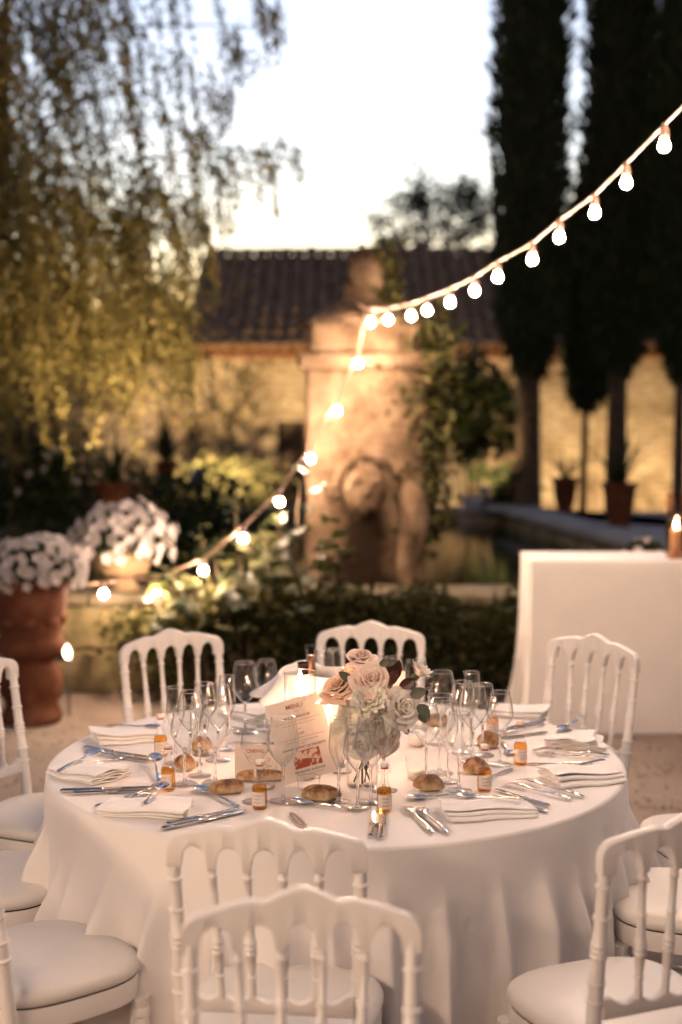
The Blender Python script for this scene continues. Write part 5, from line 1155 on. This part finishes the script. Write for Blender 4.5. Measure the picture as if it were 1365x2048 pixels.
daisy('chrysanthemum', 'pale chrysanthemum low at the left over the vase', 690, 1462, VY - .02, .036, (-.5, -.8, 0), 'chrys', 16, 4, 20)
daisy('chrysanthemum', 'pale chrysanthemum half hidden under the cream rose', 762, 1440, VY - .045, .042, (.2, -.85, .1), 'chrys', 14, 4, 22)
daisy('carnation', 'small pale carnation on a green calyx at the right of the bouquet', 834, 1350, VY + .02, .032, (.55, -.25, .75), 'rosewhite', 13, 4, 14, .7)
def leaf_part(name, px, py, Y, L, W, d, nrm, mat, label=None):
    p = ony(px, py, Y) - VP; d = Vector(d).normalized(); n = Vector(nrm); s = d.cross(n).normalized(); n = s.cross(d); b = MB()
    def fn(u, v): w_ = (u - .5) * 2 * W / 2 * math.sin(PI * min(1, .06 + .94 * v)) ** .7 if v < .999 else 0; return tuple(p + d * (L * v) + s * w_ + n * (.12 * L * v * (1 - v) * 2 + abs(u - .5) * W * .25))
    b.grid(fn, 5, 9); return b.build(name, M[mat], bq, True, False)
for (px, py, dx, dz, L, W) in ((775, 1370, .5, .8, .055, .030), (790, 1360, .2, 1, .06, .026), (800, 1375, .8, .5, .05, .028), (772, 1395, .9, .2, .05, .034), (782, 1350, .1, 1, .045, .022), (850, 1375, .9, .3, .02, .014), (857, 1366, .6, .8, .018, .013), (845, 1382, .9, -.2, .018, .014)):
    leaf_part('burgundy_leaf', px, py, VY + .01, L, W, (dx, -.2, dz), (0, -1, .2), 'burgundy')
for (px, py, dx, dz, L, W) in ((705, 1362, -.8, .55, .045, .022), (822, 1392, .9, .4, .045, .030), (835, 1412, .8, -.5, .04, .03), (845, 1420, .3, -1, .035, .034), (808, 1446, .3, -.95, .032, .02), (760, 1330, .6, .3, .03, .02), (770, 1328, .9, .2, .03, .018)):
    leaf_part('eucalyptus_leaf', px, py, VY - .02, L, W, (dx, -.15, dz), (0, -1, .25), 'eucal')
for k in range(4):
    a = 2 * PI * k / 4; b = MB(); b.tube([(.022 * math.cos(a), .022 * math.sin(a), .01), (-.015 * math.cos(a), -.015 * math.sin(a), .1), (-.03 * math.cos(a), -.03 * math.sin(a), .19)], .0026, 6); b.build('stalk', M['stalk'], bq)
b = MB(); pts = [Vector((-.005, -.035, .15)), Vector((.0, -.036, .11)), Vector((.012, -.036, .07)), Vector((.006, -.036, .02))]; b.tube(pts, [.006, .007, .006, .003], 8); b.build('amaranth', M['burgundy'], bq)

# ================================================================== BUFFET TABLE AT THE RIGHT
FL = onz(1052, 1470, 0); bx0, by0 = ony(1062, 1300, FL.y).x, FL.y
def buffet():
    b = MB(); x0, x1, y0, y1, h = bx0, bx0 + 2.3, by0, by0 + .46, .905; per = []
    rc = .02; L = [(x0, y1), (x0, y0), (x1, y0), (x1, y1)]
    pts = []
    for i in range(4):
        a, c = Vector((*L[i], 0)), Vector((*L[(i + 1) % 4], 0)); n = 40 if i in (1, 3) else 16
        for k in range(n): pts.append((a.lerp(c, k / n), i, k / n))
    N = len(pts); K = 18; vs = []; fs = []; cx, cy_ = (x0 + x1) / 2, (y0 + y1) / 2
    for k in range(K + 1):
        t = k / K
        for (p, i, s) in pts:
            d = Vector((p.x - cx, p.y - cy_, 0)); nrm = [Vector((-1, 0, 0)), Vector((0, -1, 0)), Vector((1, 0, 0)), Vector((0, 1, 0))][i]
            cw = math.exp(-(min(s, 1 - s) / .10) ** 2) ; f = .020 * t * math.sin(s * 27 + i * 2 + .5 * math.sin(s * 60)) * (1 if i != 1 else .40) + .05 * t ** 3 * cw
            q = p + nrm * f + (d.normalized() * .05 * t ** 4 * cw); vs.append((q.x, q.y, h - .006 - (h - .012) * t if k else h - .004))
    for k in range(K):
        for i in range(N): j = (i + 1) % N; fs.append((k * N + i, k * N + j, (k + 1) * N + j, (k + 1) * N + i))
    top = len(vs)
    for (p, i, s) in pts: q = p + (Vector((cx, cy_, 0)) - p).normalized() * .006; vs.append((q.x, q.y, h))
    for i in range(N): j = (i + 1) % N; fs.append((top + i, top + j, j, i))
    fs.append(tuple(top + i for i in range(N))); b.add(vs, fs); o = autosmooth(b.build('buffet_cloth', M['cloth'], None), 50); tag(o, 'tall buffet table covered to the ground by a plain white cloth', 'tablecloth')
    return h
bh_ = buffet()
q = ony(1352, 1108, by0 + .14); t = thing('glass_vase', 'tall brownish glass cylinder on the end of the buffet at the picture edge', 'vase', (q.x, by0 + .14, bh_ + .001))
b = MB(); b.lathe([(0, .002), (.05, .001), (.052, .01), (.052, .335), (.05, .337)], 36, capb=False, capt=False); b.build('cylinder', thin('smoky_glass', (.78, .58, .42), .5, .05), t)
b = MB(); b.lathe([(.03, .005), (.03, .15), (.02, .153), (0, .152)], 20, capt=False); b.build('wax_body', M['wax'], t); o = MB().lathe([(0, 0), (.004, .004), (.006, .012), (.003, .026), (0, .036)], 10).build('flame', M['flame'], t); o.location = (0, 0, .156)
q = ony(1290, 1080, by0 + .75); pb = thing('terracotta_planter', 'terracotta planter behind the buffet, hidden below its flowers', 'planter', (q.x, by0 + .75, 0), 0, 'terracotta planters round the pond')
b = MB(); b.lathe([(.13, 0), (.14, .03), (.12, .1), (.15, .4), (.17, .74), (.19, .75), (.19, .79), (.165, .79), (.15, .72)], 28, capt=False); b.build('body', M['terracotta'], pb)
flower_mound('petunia_mound', 'small mound of white flowers peeping up behind the buffet', (q.x, by0 + .75, .80), (.12, .12, .14), 26, 95, .05)
